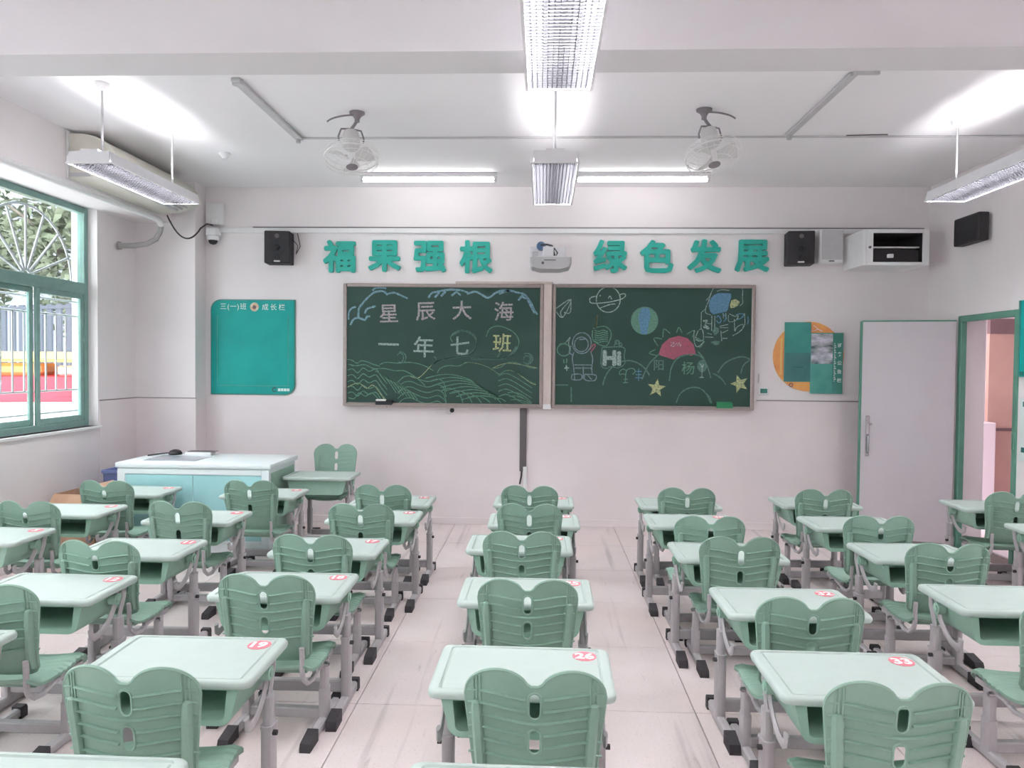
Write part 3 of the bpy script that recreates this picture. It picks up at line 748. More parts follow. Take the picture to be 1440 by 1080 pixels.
# ------------------------------------------------------------------ orbit fans on the ceiling
def orbit_fan(x, y, sgn, label):
    r = thing('orbit_fan', label, 'fan', (x, y, ZC), 0, 'orbit fans on the ceiling')
    m = M(); m.lathe([(0.055, -0.001), (0.055, -0.012), (0.03, -0.03), (0.018, -0.05), (0.018, -0.07)], (0, 0, 0), 14); m.obj('ceiling_mount', 'fan_grey', r)
    m = M(); m.tube([(sgn * 0.02 + sgn * 0.20 * sin(a) , -0.03 * cos(a), -0.03 - 0.035 * (1 - cos(a * 1.3))) for a in [k * 0.16 for k in range(9)]], 0.0065, 6); m.obj('guide_arm', 'fan_grey', r)
    ax = Vector((0.10, -0.24, -0.93)).normalized() if sgn < 0 else Vector((0.10, -0.28, -0.92)).normalized()
    c = Vector((sgn * 0.05, 0.03, -0.20))
    m = M(); m.tube([(0, 0, -0.06), (sgn * 0.02, 0.01, -0.085), (sgn * 0.05, 0.03, -0.11)], 0.011, 8)
    side = ax.cross(Vector((0, 0, 1))).normalized(); upx = side.cross(ax)
    for s in (-1, 1):
        b = c + side * 0.085 * s
        m.tube([(sgn * 0.05, 0.03, -0.108), tuple(c + side * 0.07 * s + Vector((0, 0, 0.085))), tuple(c + side * 0.09 * s + Vector((0, 0, 0.03))), tuple(b)], 0.0065, 6)
    m.obj('yoke', 'fan_grey', r)
    P = lambda rad, a, h: tuple(c + ax * h + side * rad * cos(a) + upx * rad * sin(a))
    m = M(); m.loft([[P(rad, 2 * pi * k / 16, h) for k in range(16)] for rad, h in ((0.02, -0.085), (0.052, -0.075), (0.062, -0.03), (0.062, 0.04), (0.045, 0.055))]); m.obj('motor', 'fan_white', r)
    R0 = 0.19
    m = M()
    for rad, h in ((R0, 0.125), (0.185, 0.085), (0.185, 0.16), (0.12, 0.19), (0.13, 0.062)): m.tube([P(rad, 2 * pi * k / 36, h) for k in range(36)], 0.0026 if rad < R0 else 0.005, 5, closed=True)
    for k in range(24):
        a = 2 * pi * k / 24
        m.tube([P(0.055, a, 0.05), P(0.12, a, 0.062), P(0.18, a, 0.085), P(R0, a, 0.125), P(0.18, a, 0.162), P(0.12, a, 0.19), P(0.04, a, 0.198)], 0.0014, 4)
    m.lathe([(0.0, 0)], (0, 0, 0)) if False else None
    o = m.obj('cage', 'fan_wire', r); o['kind'] = 'stuff'
    m = M(); m.loft([[P(rad, 2 * pi * k / 16, h) for k in range(16)] for rad, h in ((0.042, 0.196), (0.04, 0.203), (0.015, 0.206))]); m.obj('cage_badge', 'fan_grey', r)
    for k in range(3):
        a0 = 2 * pi * k / 3 + 0.4
        m = M(); L = []
        for rad, wd in ((0.03, 0.35), (0.08, 0.42), (0.13, 0.46), (0.165, 0.36)):
            L.append([P(rad, a0 - wd, 0.105), P(rad, a0, 0.128), P(rad, a0 + wd, 0.15), P(rad, a0 + wd, 0.153), P(rad, a0, 0.131), P(rad, a0 - wd, 0.108)])
        m.loft(L); m.obj('blade', 'fan_white', r)
    return r
orbit_fan(-1.33, 5.25, -1, 'caged orbit fan hanging from the ceiling left of the centre')
orbit_fan(1.10, 5.22, 1, 'caged orbit fan hanging from the ceiling right of the centre')

# ------------------------------------------------------------------ air conditioner, pipe, cable on the left wall
r = thing('air_conditioner', 'long ivory air conditioner hung under the ceiling on the window wall', 'air conditioner', (-3.677, 0, 0))
prof = [(0.012, 3.375), (0.13, 3.375), (0.22, 3.35), (0.31, 3.30), (0.385, 3.225), (0.42, 3.16), (0.42, 3.13), (0.36, 3.08), (0.20, 3.035), (0.012, 3.03)]
def profx(y, s=0.0): return [(x + (s if x < 0.1 else -s if x > 0.3 else 0), y, z + (s if z < 3.1 else -s if z > 3.3 else 0)) for x, z in prof]
M().loft([profx(5.615, 0.006), profx(5.625), profx(6.965), profx(6.975, 0.006)]).obj('casing', 'ivory_plastic', r)
for k in range(3):
    q = 0.24 + 0.045 * k; M().box(q, 5.75, 3.03 + 0.012 * k, q + 0.012, 6.85, 3.06 + 0.012 * k).obj('louvre_blade', 'pale_grey', r)
M().box(0.0, 5.60, 3.02, 0.012, 6.97, 3.39).obj('wall_plate', 'white_plastic', r)
M().box(0.02, 5.608, 3.04, 0.18, 5.616, 3.07).obj('end_trim', 'pale_grey', r)
m = M().tube([(-3.645, 3.58, 2.968), (-3.645, 6.75, 2.968), (-3.65, 6.92, 2.962), (-3.67, 7.0, 2.93)], 0.028, 10)
one(m, 'wrapped_pipe', 'white_plastic', 'white wrapped pipe running above the window under the air conditioner', 'pipe')
m = M().tube([(-3.672, 7.005, 2.915), (-3.70, 7.03, 2.86), (-3.74, 7.04, 2.80), (-3.82, 7.03, 2.755), (-3.92, 6.99, 2.73), (-4.045, 6.93, 2.72)], 0.026, 10); m.cyl((-4.048, 6.925, 2.72), (-4.02, 6.94, 2.722), 0.038, 12)
one(m, 'drain_hose', 'pipe_grey', 'grey insulated hose bending from the white pipe into the left wall', 'hose')
A0, A1 = Vector((-3.60, 6.985, 3.02)), Vector((-3.36, 7.17, 2.93))
m = M().tube([tuple(A0.lerp(A1, t) + Vector((0, 0, -0.62 * t * (1 - t)))) for t in [k / 14 for k in range(15)]] + [(-3.34, 7.26, 2.99), (-3.335, 7.38, 3.0)], 0.008, 6)
one(m, 'power_cable', 'cable_black', 'black cable sagging from the air conditioner to the corner junction box', 'cable')
r = thing('junction_box', 'white switch box on the front wall above the dome camera', 'box', (-3.33, YF, 3.13))
M().box(-0.09, -0.05, -0.12, 0.09, 0, 0.10, 0.006).obj('box_body', 'white_plastic', r); M().box(-0.03, -0.070, -0.12, 0.03, -0.01, -0.06, 0.006).obj('isolator', 'white_plastic', r)
M().box(-0.05, -0.052, 0.0, 0.05, -0.049, 0.06).obj('cover_plate', 'white_plastic', r)
r = thing('dome_camera', 'white dome camera with dark lens in the front left corner', 'camera', (-3.34, YF, 2.90))
M().box(-0.06, -0.11, -0.01, 0.06, 0, 0.075, 0.012).obj('mount', 'white_plastic', r)
M().lathe([(0.058, -0.01), (0.058, -0.045), (0.05, -0.05)], (0, -0.06, 0), 18).obj('housing', 'white_plastic', r)
M().lathe([(0.045, -0.05), (0.042, -0.068), (0.03, -0.085), (0.0, -0.094)], (0, -0.06, 0), 16).obj('lens_dome', 'black_cabinet', r)
m = M().box(-3.40, YF - 0.028, 2.935, 3.74, YF, 2.985, 0.004)
one(m, 'wall_trunking', 'white_plastic', 'white cable trunking across the front wall above the green lettering', 'trunking')

m = M().tube([(-2.95, YF - 0.012, 2.992), (0.0, YF - 0.012, 2.990), (3.72, YF - 0.012, 2.992)], 0.0065, 6)
one(m, 'wall_cable', 'cable_grey', 'thin grey cable lying along the top of the front wall trunking', 'cable')
# ------------------------------------------------------------------ speakers
def speaker(name, label, loc, rz, w=0.25, d=0.2, h=0.32):
    r = thing(name, label, 'speaker', loc, rz, None)
    M().box(-w / 2, -d, -h / 2, w / 2, -0.02, h / 2, 0.008).obj('cabinet', 'black_cabinet', r)
    m = M(); m.lathe([(w * 0.30, -d - 0.003), (w * 0.30, -d + 0.002), (w * 0.25, -d - 0.001)], (0, 0, -0.005), 24, 'y'); m.obj('surround', 'eraser_black', r)
    M().lathe([(w * 0.26, -d - 0.002), (w * 0.12, -d + 0.0005), (w * 0.10, -d - 0.008), (0, -d - 0.012)], (0, 0, -0.005), 24, 'y').obj('woofer', 'black_cone', r)
    M().lathe([(w * 0.09, -d - 0.004), (w * 0.06, -d - 0.002), (w * 0.04, -d - 0.006), (0, -d - 0.008)], (0, 0, h * 0.34), 14, 'y').obj('tweeter', 'trunk_grey', r)
    m = M(); m.tube([(w * 0.09 * cos(2 * pi * k / 14), -d - 0.001, -h * 0.33 + w * 0.09 * sin(2 * pi * k / 14)) for k in range(14)], 0.004, 5, closed=True); m.obj('bass_port', 'black_cone', r)
    M().box(-0.03, -d - 0.002, -h * 0.46, 0.03, -d, -h * 0.41, 0.001).obj('name_plate', 'pale_grey', r)
    M().box(-0.05, -0.03, -0.06, 0.05, 0, 0.06, 0.004).obj('wall_bracket', 'black_cabinet', r)
    return r
speaker('loudspeaker', 'black loudspeaker on the front wall left of the green lettering', (-2.655, YF, 2.765), 0.10)
speaker('loudspeaker', 'black loudspeaker on the front wall right of the green lettering, beside a white box', (2.50, YF, 2.775), -0.12)
m = M().tube([(-2.52, YF - 0.10, 2.86), (-2.47, YF - 0.06, 2.80), (-2.50, YF - 0.03, 2.72), (-2.46, YF - 0.02, 2.80), (-2.49, YF - 0.02, 2.93)], 0.004, 6)
one(m, 'speaker_cable', 'cable_black', 'thin black cable looping beside the left loudspeaker', 'cable')
r = thing('wall_speaker', 'white slim wall speaker between black loudspeaker and open cabinet', 'speaker', (2.785, YF, 2.80))
M().box(-0.115, -0.13, -0.165, 0.115, 0, 0.165, 0.01).obj('cabinet', 'white_plastic', r)
M().box(-0.088, -0.134, -0.13, 0.108, -0.128, 0.155, 0.004).obj('grille', 'pale_grey', r); M().box(-0.02, -0.136, -0.15, 0.03, -0.128, -0.138).obj('name_plate', 'trunk_grey', r)
r = thing('right_speaker', 'black box speaker mounted on the right wall above the door', 'speaker', (XR, 6.62, 2.83))
r.name = 'side_speaker'
M().box(-0.12, -0.19, -0.12, -0.03, 0.19, 0.12, 0.008).obj('cabinet', 'black_cabinet', r)
M().box(-0.126, -0.175, -0.105, -0.118, 0.175, 0.105, 0.003).obj('grille', 'black_cone', r); M().box(-0.04, -0.05, -0.05, 0, 0.05, 0.05).obj('wall_bracket', 'black_cabinet', r)

# open equipment cabinet in the corner
r = thing('equipment_cabinet', 'white open wall cabinet with dark inside in the front right corner', 'cabinet', (2.95, YF, 2.573))
w, d, h, t = 0.60, 0.46, 0.328, 0.03
m = M(); m.box(0, -d, 0, t, 0, h, 0.003); m.box(w - 0.06, -d, 0, w, 0, h, 0.003); m.box(t, -d, 0, w - 0.06, 0, t, 0.003); m.box(t, -d, h - t, w - 0.06, 0, h, 0.003); m.box(t, -d, t, 0.09, -d + 0.02, h - t)
m.obj('carcass', 'white_plastic', r)
m = M(); m.box(w - 0.068, -d + 0.01, t, w - 0.061, -0.03, h - t); m.box(0.092, -d + 0.01, h - t - 0.006, w - 0.068, -0.03, h - t - 0.001); m.obj('lining', 'black_cabinet', r)
M().box(t, -0.03, t, w - 0.06, -0.01, h - t).obj('back_panel', 'black_cabinet', r)
M().box(0.09, -d + 0.05, 0.165, w - 0.062, -0.03, 0.18, 0.003).obj('shelf', 'pale_grey', r)
M().box(0.032, -d + 0.03, t + 0.001, 0.092, -0.035, h - t - 0.001).obj('inner_panel', 'black_cabinet', r)
M().box(0.10, -d + 0.04, t + 0.001, w - 0.075, -d + 0.30, 0.15, 0.006).obj('black_shelf_liner', 'black_cabinet', r)
M().cyl((0.06, -d - 0.012, h / 2), (0.06, -d, h / 2), 0.012, 10).obj('door_knob', 'trunk_grey', r)
r = thing('network_box', 'small white box with lit indicator on the lower shelf of the open cabinet', 'box', (3.21, YF - d + 0.002, 2.573 + t))
M().box(-0.03, -0.0, 0.04, 0.02, 0.035, 0.075, 0.004).obj('box_body', 'white_plastic', r); M().box(-0.02, -0.004, 0.05, -0.01, 0.001, 0.06).obj('lamp', 'sticker_white', r)

# ------------------------------------------------------------------ projector on a wall arm
r = thing('projector', 'white short-throw projector on a wall arm between the two slogans', 'projector', (0.065, YF, 2.56))
m = M(); L = []
for y, s in ((-0.62, 0.93), (-0.60, 1.0), (-0.34, 1.0), (-0.32, 0.95)):
    L.append([(x * s, y, z) for x, z in ((-0.19, 0.02), (-0.175, -0.035), (-0.10, -0.055), (0.10, -0.055), (0.175, -0.035), (0.195, 0.0), (0.195, 0.055), (-0.19, 0.055))])
m.loft(L); m.obj('body', 'pale_grey', r)
M().box(-0.06, -0.624, 0.022, 0.05, -0.612, 0.03, 0.002).obj('front_slot', 'trunk_grey', r); M().lathe([(0.013, -0.626), (0.012, -0.60)], (-0.07, 0, 0.0), 12, 'y').obj('sensor', 'trunk_grey', r)
M().box(-0.13, -0.56, 0.056, 0.13, -0.40, 0.075, 0.006).obj('mount_plate', 'white_metal', r)
m = M(); m.box(-0.07, -0.50, 0.075, 0.03, -0.42, 0.17, 0.006); m.box(-0.06, -0.48, 0.13, 0.02, -0.02, 0.17, 0.004); m.obj('arm', 'white_metal', r)
M().box(-0.20, -0.025, 0.02, 0.16, 0, 0.24, 0.004).obj('wall_plate', 'white_metal', r)
M().box(-0.175, -0.035, 0.06, -0.12, -0.02, 0.19, 0.004).obj('socket_strip', 'pale_grey', r)
m = M(); m.lathe([(0.035, -0.10), (0.045, -0.085), (0.045, -0.05), (0.03, -0.03)], (-0.09, 0, 0.24), 16, 'y'); m.obj('cable_gland', 'blue_lens', r)
m = M(); m.tube([(-0.09, -0.1, 0.25), (-0.03, -0.14, 0.245), (0.02, -0.18, 0.225), (0.03, -0.30, 0.16), (0.05, -0.36, 0.08)], 0.009, 6); m.tube([(0.04, -0.2, 0.20), (0.07, -0.24, 0.15), (0.05, -0.26, 0.09), (0.025, -0.24, 0.14), (0.04, -0.2, 0.20)], 0.006, 6); m.obj('signal_cable', 'cable_black', r)

# ------------------------------------------------------------------ slogan letters
for txt, px, pz in (('福', -2.06, 2.70), ('果', -1.60, 2.705), ('强', -1.14, 2.70), ('根', -0.675, 2.70), ('绿', 0.665, 2.71), ('色', 1.125, 2.71), ('发', 1.595, 2.715), ('展', 2.06, 2.72)):
    me = bold_copies(text_mesh(txt, 0.335, 0.014, 0.0, 'teal_letter'), 0.0115)
    o = link('wall_character', me, None, (px, YF - 0.016, pz), FRONT)
    tag(o, 'raised teal Chinese character %s, %s of the eight above the blackboards' % (txt, ('first', 'second', 'third', 'fourth', 'fifth', 'sixth', 'seventh', 'eighth')['福果强根绿色发展'.index(txt)]), 'lettering', 'raised slogan characters on the front wall')

# ------------------------------------------------------------------ blackboards
def board(x0, x1, z0, z1, label):
    r = thing('blackboard', label, 'blackboard', ((x0 + x1) / 2, YF, z0), 0)
    w, h = x1 - x0, z1 - z0; f = 0.036
    M().box(-w / 2 + 0.01, -0.05, 0.01, w / 2 - 0.01, -0.002, h - 0.01).obj('writing_surface', 'board_green', r, smooth=0)
    m = M(); m.box(-w / 2, -0.062, 0, -w / 2 + f, 0, h, 0.006); m.box(w / 2 - f, -0.062, 0, w / 2, 0, h, 0.006); m.box(-w / 2 + f, -0.062, h - f, w / 2 - f, 0, h, 0.006); m.obj('frame', 'aluminium', r)
    m = M(); m.box(-w / 2 + f, -0.062, 0, w / 2 - f, 0, f, 0.006); m.box(-w / 2 + 0.02, -0.095, 0, w / 2 - 0.02, -0.06, 0.012, 0.003); m.box(-w / 2 + 0.02, -0.097, 0, w / 2 - 0.02, -0.092, 0.022, 0.002); m.obj('chalk_ledge', 'aluminium', r)
    return r
BL = board(-2.008, 0.008, 1.192, 2.425, 'green chalkboard with clouds, sea waves and two rows of chalk characters')
BR = board(0.095, 2.092, 1.192, 2.43, 'green chalkboard with chalk planets, astronaut, sun, hills and stars')
r = thing('board_post', 'cream upright post between the two green chalkboards', 'post', (0.05, YF, 1.18))
M().box(-0.040, -0.07, 0, 0.040, 0, 1.25, 0.006).obj('upright', 'post_cream', r); M().box(-0.04, -0.078, 0.0, 0.04, -0.069, 0.05, 0.004).obj('end_cap', 'white_plastic', r); M().box(-0.93, -0.02, 1.25, 0.05, 0, 1.275, 0.003).obj('top_rail', 'post_cream', r)

PY = -0.0512
def stroke_mesh(strokes, root, to, key, wid, name='chalk_drawing'):
    m = M(); ox, oz = root.location.x, root.location.z
    for st in strokes:
        P = [Vector((to(p)[0] - ox, to(p)[1] - oz)) for p in st]
        if len(P) < 2: continue
        # smooth
        if len(P) > 2:
            Q = []
            for i in range(len(P) - 1):
                p0, p1, p2, p3 = P[max(i - 1, 0)], P[i], P[i + 1], P[min(i + 2, len(P) - 1)]
                for t in (0, 0.25, 0.5, 0.75):
                    Q.append(0.5 * ((2 * p1) + (p2 - p0) * t + (2 * p0 - 5 * p1 + 4 * p2 - p3) * t * t + (3 * p1 - p0 - 3 * p2 + p3) * t ** 3))
            Q.append(P[-1]); P = Q
        A, B = [], []
        for i, p in enumerate(P):
            d = (P[min(i + 1, len(P) - 1)] - P[max(i - 1, 0)])
            d = d.normalized() if d.length > 1e-6 else Vector((1, 0)); nn = Vector((-d.y, d.x)) * wid * 0.5 * random.uniform(0.75, 1.15)
            A.append((p.x + nn.x, PY, p.y + nn.y)); B.append((p.x - nn.x, PY, p.y - nn.y))
        n = len(A); b = len(m.v)
        m.add(A + B, [(i, i + 1, n + i + 1, n + i) for i in range(n - 1)])
    return m.obj(name, key, root, smooth=0)
def fill_mesh(poly, root, to, key, name='chalk_fill', dy=0.0003):
    ox, oz = root.location.x, root.location.z
    pts = [(to(p)[0] - ox, PY + dy, to(p)[1] - oz) for p in poly]
    return M().add(pts, [tuple(range(len(pts)))]).obj(name, key, root, smooth=0)
def ell(cx, cy, rx, ry, a0=0, a1=360, n=22): return [(cx + rx * cos(radians(a0 + (a1 - a0) * k / n)), cy + ry * sin(radians(a0 + (a1 - a0) * k / n))) for k in range(n + 1)]
# sketch coordinates (a zoomed sketch of each board) -> metres on that board
def toL(p): return (-2.008 + (p[0] / 4.645 + 470 - 482.6) / 282.4 * 2.016, 2.425 - (p[1] / 4.645 + 380 - 397.7 - 0.012 * (p[0] / 4.645 - 12)) / 172.5 * 1.233)
def toR(p): return (0.095 + (p[0] / 4.5 + 760 - 776.5) / 285.5 * 1.997, 2.43 - (p[1] / 4.5 + 380 - 399.5 - 0.006 * (p[0] / 4.5 - 16)) / 175 * 1.238)
def sub(x0, y0, s): return lambda p: ((x0 + p[0] / s - 760) * 4.5, (y0 + p[1] / s - 380) * 4.5)
cC = sub(970, 395, 10.8); cD = sub(775, 450, 11.37); cE = sub(880, 440, 7.58)
# left board ---------------------------------------------------------
clouds = [[(105, 355), (125, 318), (160, 308), (200, 322), (215, 300), (235, 300)], [(92, 320), (95, 270), (115, 245), (140, 236)], [(158, 310), (160, 250), (185, 215), (205, 190), (240, 158), (270, 140), (320, 136), (350, 160)],
          [(250, 130), (270, 115), (310, 112), (340, 118)], [(200, 280), (215, 250), (245, 240), (270, 232)], [(345, 155), (390, 145), (430, 160), (482, 184)],
          [(618, 180), (640, 150), (680, 140), (720, 132), (780, 128), (840, 135), (880, 150)], [(660, 178), (690, 145)], [(700, 170), (730, 140)], [(770, 168), (810, 135)], [(830, 165), (800, 142)], [(870, 158), (920, 142), (960, 158), (1010, 182), (1060, 150), (1110, 135), (1150, 142)],
          [(1080, 158), (1140, 138), (1200, 150), (1240, 160), (1265, 185), (1290, 220), (1310, 265), (1330, 292)], [(1205, 200), (1235, 165)], [(1225, 178), (1270, 190)], [(1265, 195), (1310, 285)]]
stroke_mesh(clouds, BL, toL, 'chalk_blue', 0.020, 'chalk_clouds')
waves = [[(85, 580), (115, 585), (150, 605), (175, 590), (215, 595), (250, 610), (300, 625)], [(300, 615), (340, 600), (420, 605), (480, 600), (540, 606), (600, 625), (655, 655)], [(90, 610), (140, 622), (200, 615), (260, 640), (330, 640), (400, 655), (460, 655), (520, 685), (560, 715), (600, 752)],
         [(640, 622), (690, 590), (760, 572), (840, 560), (900, 545), (935, 500), (930, 440), (890, 405), (840, 392), (790, 405), (765, 440), (780, 470)], [(900, 580), (980, 572), (1070, 578), (1140, 565), (1190, 530), (1212, 470), (1185, 415), (1130, 380), (1070, 366), (1020, 385), (998, 435)],
         [(1070, 578), (1090, 535), (1085, 520)], [(680, 670), (700, 640), (750, 622), (820, 625), (870, 603), (930, 608), (1000, 628), (1050, 655), (1085, 680), (1130, 655), (1180, 662), (1230, 690), (1280, 725), (1325, 745)], [(1040, 640), (1090, 635), (1130, 608), (1180, 602), (1240, 620), (1290, 638), (1335, 640)]]
for k in range(6):
    y = 650 + 38 * k
    waves.append([(88, y), (120, y - 8), (155, y + 18), (190, y - 14), (230, y + 8), (275, y - 6), (310, y + 40), (350, y + 90)] if k < 5 else [(92, 830), (130, 838), (165, 800), (205, 822), (250, 800), (300, 850)])
for k in range(7):
    x = 270 + 24 * k; waves.append([(x, 655 + 12 * k), (x + 60, 690 + 14 * k), (x + 100, 740 + 10 * k), (x + 140, min(862, 800 + 8 * k))])
for k in range(5):
    y = 690 + 36 * k; waves.append([(420, y + 40), (460, y + 5), (510, y), (560, y + 22), (620, y + 36), (680, y + 20), (720, y + 40), (740, min(866, y + 100))])
for k in range(8):
    x, y = 600 + 34 * k, 705 + 20 * k
    P = [(x, y), (x + 130, y - 26), (x + 260, y - 4), (x + 360, y + 52), (x + 430, y + 120), (x + 470, y + 190)]
    waves.append([p for p in P if p[1] < 868 and p[0] < 1330])
for k in range(4): waves.append([(700 + 60 * k, 790 + 14 * k), (760 + 60 * k, 770 + 16 * k), (820 + 60 * k, 800 + 14 * k), (850 + 60 * k, 866)])
for k in range(5):
    y = 690 + 34 * k; waves.append([(1080, y), (1130, y - 16), (1185, y + 6), (1240, y + 40), (1300, min(868, y + 78))])
for k in range(3): waves.append([(1140 + 10 * k, 800 + 24 * k), (1200, 800 + 22 * k), (1260, 830 + 14 * k), (1300, 866)])
stroke_mesh(waves, BL, toL, 'chalk_green', 0.0095, 'chalk_waves')
swirl = [ell(435, 570, 22, 30, -150, 120, 12), ell(435, 570, 38, 38, -100, 60, 10), ell(655, 585, 18, 20, -90, 90, 8), ell(1265, 580, 22, 20, -200, 60, 10), ell(1265, 580, 38, 36, -120, 100, 12), ell(1265, 580, 30, 30, -60, 140, 10)]
stroke_mesh(swirl, BL, toL, 'chalk_dim', 0.009, 'chalk_swirls')
stroke_mesh([[(860, 603), (930, 606), (1000, 628), (1085, 680)], [(1130, 655), (1180, 660), (1290, 735), (1325, 748)], [(1040, 640), (1130, 608), (1240, 620), (1335, 640)], [(88, 760), (160, 735), (215, 770), (260, 750), (330, 840)], [(500, 690), (560, 700), (640, 620)]], BL, toL, 'chalk_yellow', 0.006, 'chalk_highlights')
stroke_mesh([[(640, 620), (700, 588), (800, 566), (880, 552), (925, 520), (938, 470), (915, 425), (870, 398), (820, 396), (775, 425)], [(905, 578), (1000, 575), (1080, 578), (1150, 560), (1200, 500)]], BL, toL, 'chalk_dim', 0.022, 'chalk_wave_crests')
for txt, sx, sy, size, key in (('星', 358, 280, 0.215, 'chalk_mauve'), ('辰', 600, 268, 0.215, 'chalk_mauve'), ('大', 838, 262, 0.215, 'chalk_mauve'), ('海', 1112, 270, 0.215, 'chalk_mauve'),
                               ('一', 358, 482, 0.235, 'chalk_white'), ('年', 590, 500, 0.235, 'chalk_white'), ('七', 826, 492, 0.215, 'chalk_white'), ('班', 1102, 475, 0.205, 'chalk_yellow')):
    x, z = toL((sx, sy)); o = link('chalk_character', bold_copies(text_mesh(txt, size * 0.95, 0, 0.0, key), 0.0022, 6, 0.0002), BL, (x - BL.location.x, PY - 0.0002, z - BL.location.z), (pi / 2, radians(-2 if sy < 300 else 1), 0))
# right board --------------------------------------------------------
def fill_zigzag(poly_fn, n): pass
stroke_mesh([[(90, 248), (193, 185), (140, 300), (90, 248)], [(140, 300), (128, 262), (193, 185)], [(150, 268), (188, 268), (193, 185)]], BR, toR, 'chalk_white', 0.009, 'chalk_paper_plane')
stroke_mesh([ell(430, 187, 76, 80), [(352, 165), (318, 175), (312, 195), (330, 210), (420, 205), (510, 185), (538, 165), (532, 150), (505, 155)], [(380, 240), (440, 218), (475, 215)], [(430, 180), (440, 165), (452, 185)], [(375, 165), (380, 160)]], BR, toR, 'chalk_white', 0.010, 'chalk_ringed_planet')
fill_mesh(ell(662, 320, 87, 88), BR, toR, 'chalk_sage', 'chalk_globe')
fill_mesh([(640, 240), (690, 240), (700, 290), (690, 330), (680, 405), (640, 405), (632, 350), (622, 300)], BR, toR, 'chalk_cobalt', 'chalk_globe_sea', 0.0)
astro = [ell(265, 462, 60, 66), ell(262, 470, 44, 46), [(248, 440), (290, 436)], [(215, 520), (205, 560), (215, 620), (222, 690)], [(322, 515), (335, 560), (330, 625), (335, 660)], [(222, 620), (330, 620)], [(218, 600), (328, 600)], [(275, 610), (278, 690)], [(205, 660), (262, 660), (262, 692), (205, 692), (205, 660)], [(285, 660), (355, 664), (350, 698), (290, 696), (285, 660)], [(210, 540), (185, 520), (195, 480)], [(300, 660), (330, 692)]]
stroke_mesh(astro, BR, toR, 'chalk_lilac', 0.010, 'chalk_astronaut')
stroke_mesh([[(322, 520), (350, 480), (340, 470), (318, 500)]], BR, toR, 'chalk_pink', 0.012, 'chalk_sleeve')
stroke_mesh([ell(150, 505, 42, 38), [(120, 470), (160, 460), (185, 430)], [(150, 565), (152, 590)], [(170, 560), (168, 590)]], BR, toR, 'chalk_sage', 0.012, 'chalk_moon')
stroke_mesh([[(165, 455), (190, 425), (180, 460), (190, 500)]], BR, toR, 'chalk_white', 0.008, 'chalk_hand')
fill_mesh([(168, 596), (174, 612), (188, 620), (176, 626), (172, 642), (164, 626), (152, 624), (162, 612)], BR, toR, 'chalk_white', 'chalk_small_star')
flag = [[(358, 290), (350, 370)], [(335, 370), (400, 355), (440, 375), (452, 410), (440, 450), (420, 480), (380, 472), (335, 440), (332, 380)]] + [[(345, 380 + 14 * k), (370, 388 + 14 * k), (400, 380 + 14 * k), (430, 392 + 12 * k)] for k in range(6)]
stroke_mesh(flag, BR, toR, 'chalk_green', 0.010, 'chalk_flag'); stroke_mesh([[(360, 285), (352, 370)]], BR, toR, 'chalk_yellow', 0.014, 'chalk_flag_pole')
stroke_mesh([[(395, 490), (388, 560), (395, 610), (425, 622), (450, 610), (500, 618), (540, 590), (535, 540), (540, 500), (510, 485), (420, 488), (395, 490)], ell(490, 455, 14, 12), ell(512, 470, 9, 9), [(470, 480), (495, 445), (505, 490)]], BR, toR, 'chalk_dim', 0.010, 'chalk_speech_bubble')
x, z = toR((458, 556)); link('chalk_greeting', bold_copies(text_mesh('Hi', 0.20, 0, 0.0, 'chalk_white'), 0.011, 8, 0.0002), BR, (x - BR.location.x, PY - 0.0002, z - BR.location.z), FRONT)
hills = [ell(560, 760, 160, 188, 190, 330, 16), [(650, 690), (690, 600), (740, 545), (760, 530)], [(825, 700), (835, 620), (870, 560), (930, 535), (1000, 535), (1045, 570), (1075, 640), (1085, 680)], [(870, 838), (895, 780), (945, 745), (1010, 742), (1060, 780), (1088, 840)], [(1050, 770), (1080, 800), (1095, 840)], [(1130, 645), (1170, 590), (1220, 560), (1280, 545), (1330, 560)], [(1275, 650), (1290, 600), (1330, 565)], [(1100, 650), (1150, 680), (1180, 720)], [(80, 728), (180, 728)], [(200, 740), (202, 835)]]
stroke_mesh(hills, BR, toR, 'chalk_dim', 0.013, 'chalk_hills')
sunp = [(752, 535), (775, 470), (820, 430), (880, 415), (935, 430), (975, 470), (990, 530), (960, 540), (915, 532), (880, 545), (850, 565), (810, 552)]
fill_mesh(sunp, BR, toR, 'chalk_pink', 'chalk_sun')
rays = [[(750, 540), (695, 525), (735, 500)], [(750, 480), (722, 430), (775, 435)], [(780, 425), (785, 372), (825, 400)], [(865, 395), (880, 362), (900, 395)], [(930, 405), (978, 380), (965, 425)], [(985, 440), (1040, 450), (1010, 490)], [(1000, 510), (1040, 555)]]
for ray in rays: stroke_mesh([ray], BR, toR, 'chalk_green', 0.010, 'chalk_ray')
stroke_mesh([[(830, 458), (852, 458), (832, 478), (852, 482)], [(855, 478), (866, 462), (876, 478)], [(898, 458), (878, 462), (896, 476), (880, 482)]], BR, toR, 'chalk_mauve', 0.007, 'chalk_sun_face')
for txt, sx, sy, key in (('阳', 756, 600, 'chalk_dim'), ('杨', 942, 618, 'chalk_green')):
    x, z = toR((sx, sy)); link('chalk_character', text_mesh(txt, 0.115 if txt == '阳' else 0.135, 0, 0.001, key), BR, (x - BR.location.x, PY - 0.0002, z - BR.location.z), FRONT)
stroke_mesh([[(545, 710), (550, 640), (575, 622), (600, 625), (605, 645), (590, 658)], [(550, 665), (530, 655), (508, 660), (510, 640), (530, 625), (548, 635)], [(530, 712), (562, 710)], [(535, 690), (560, 690)]], BR, toR, 'chalk_sage', 0.009, 'chalk_sprout')
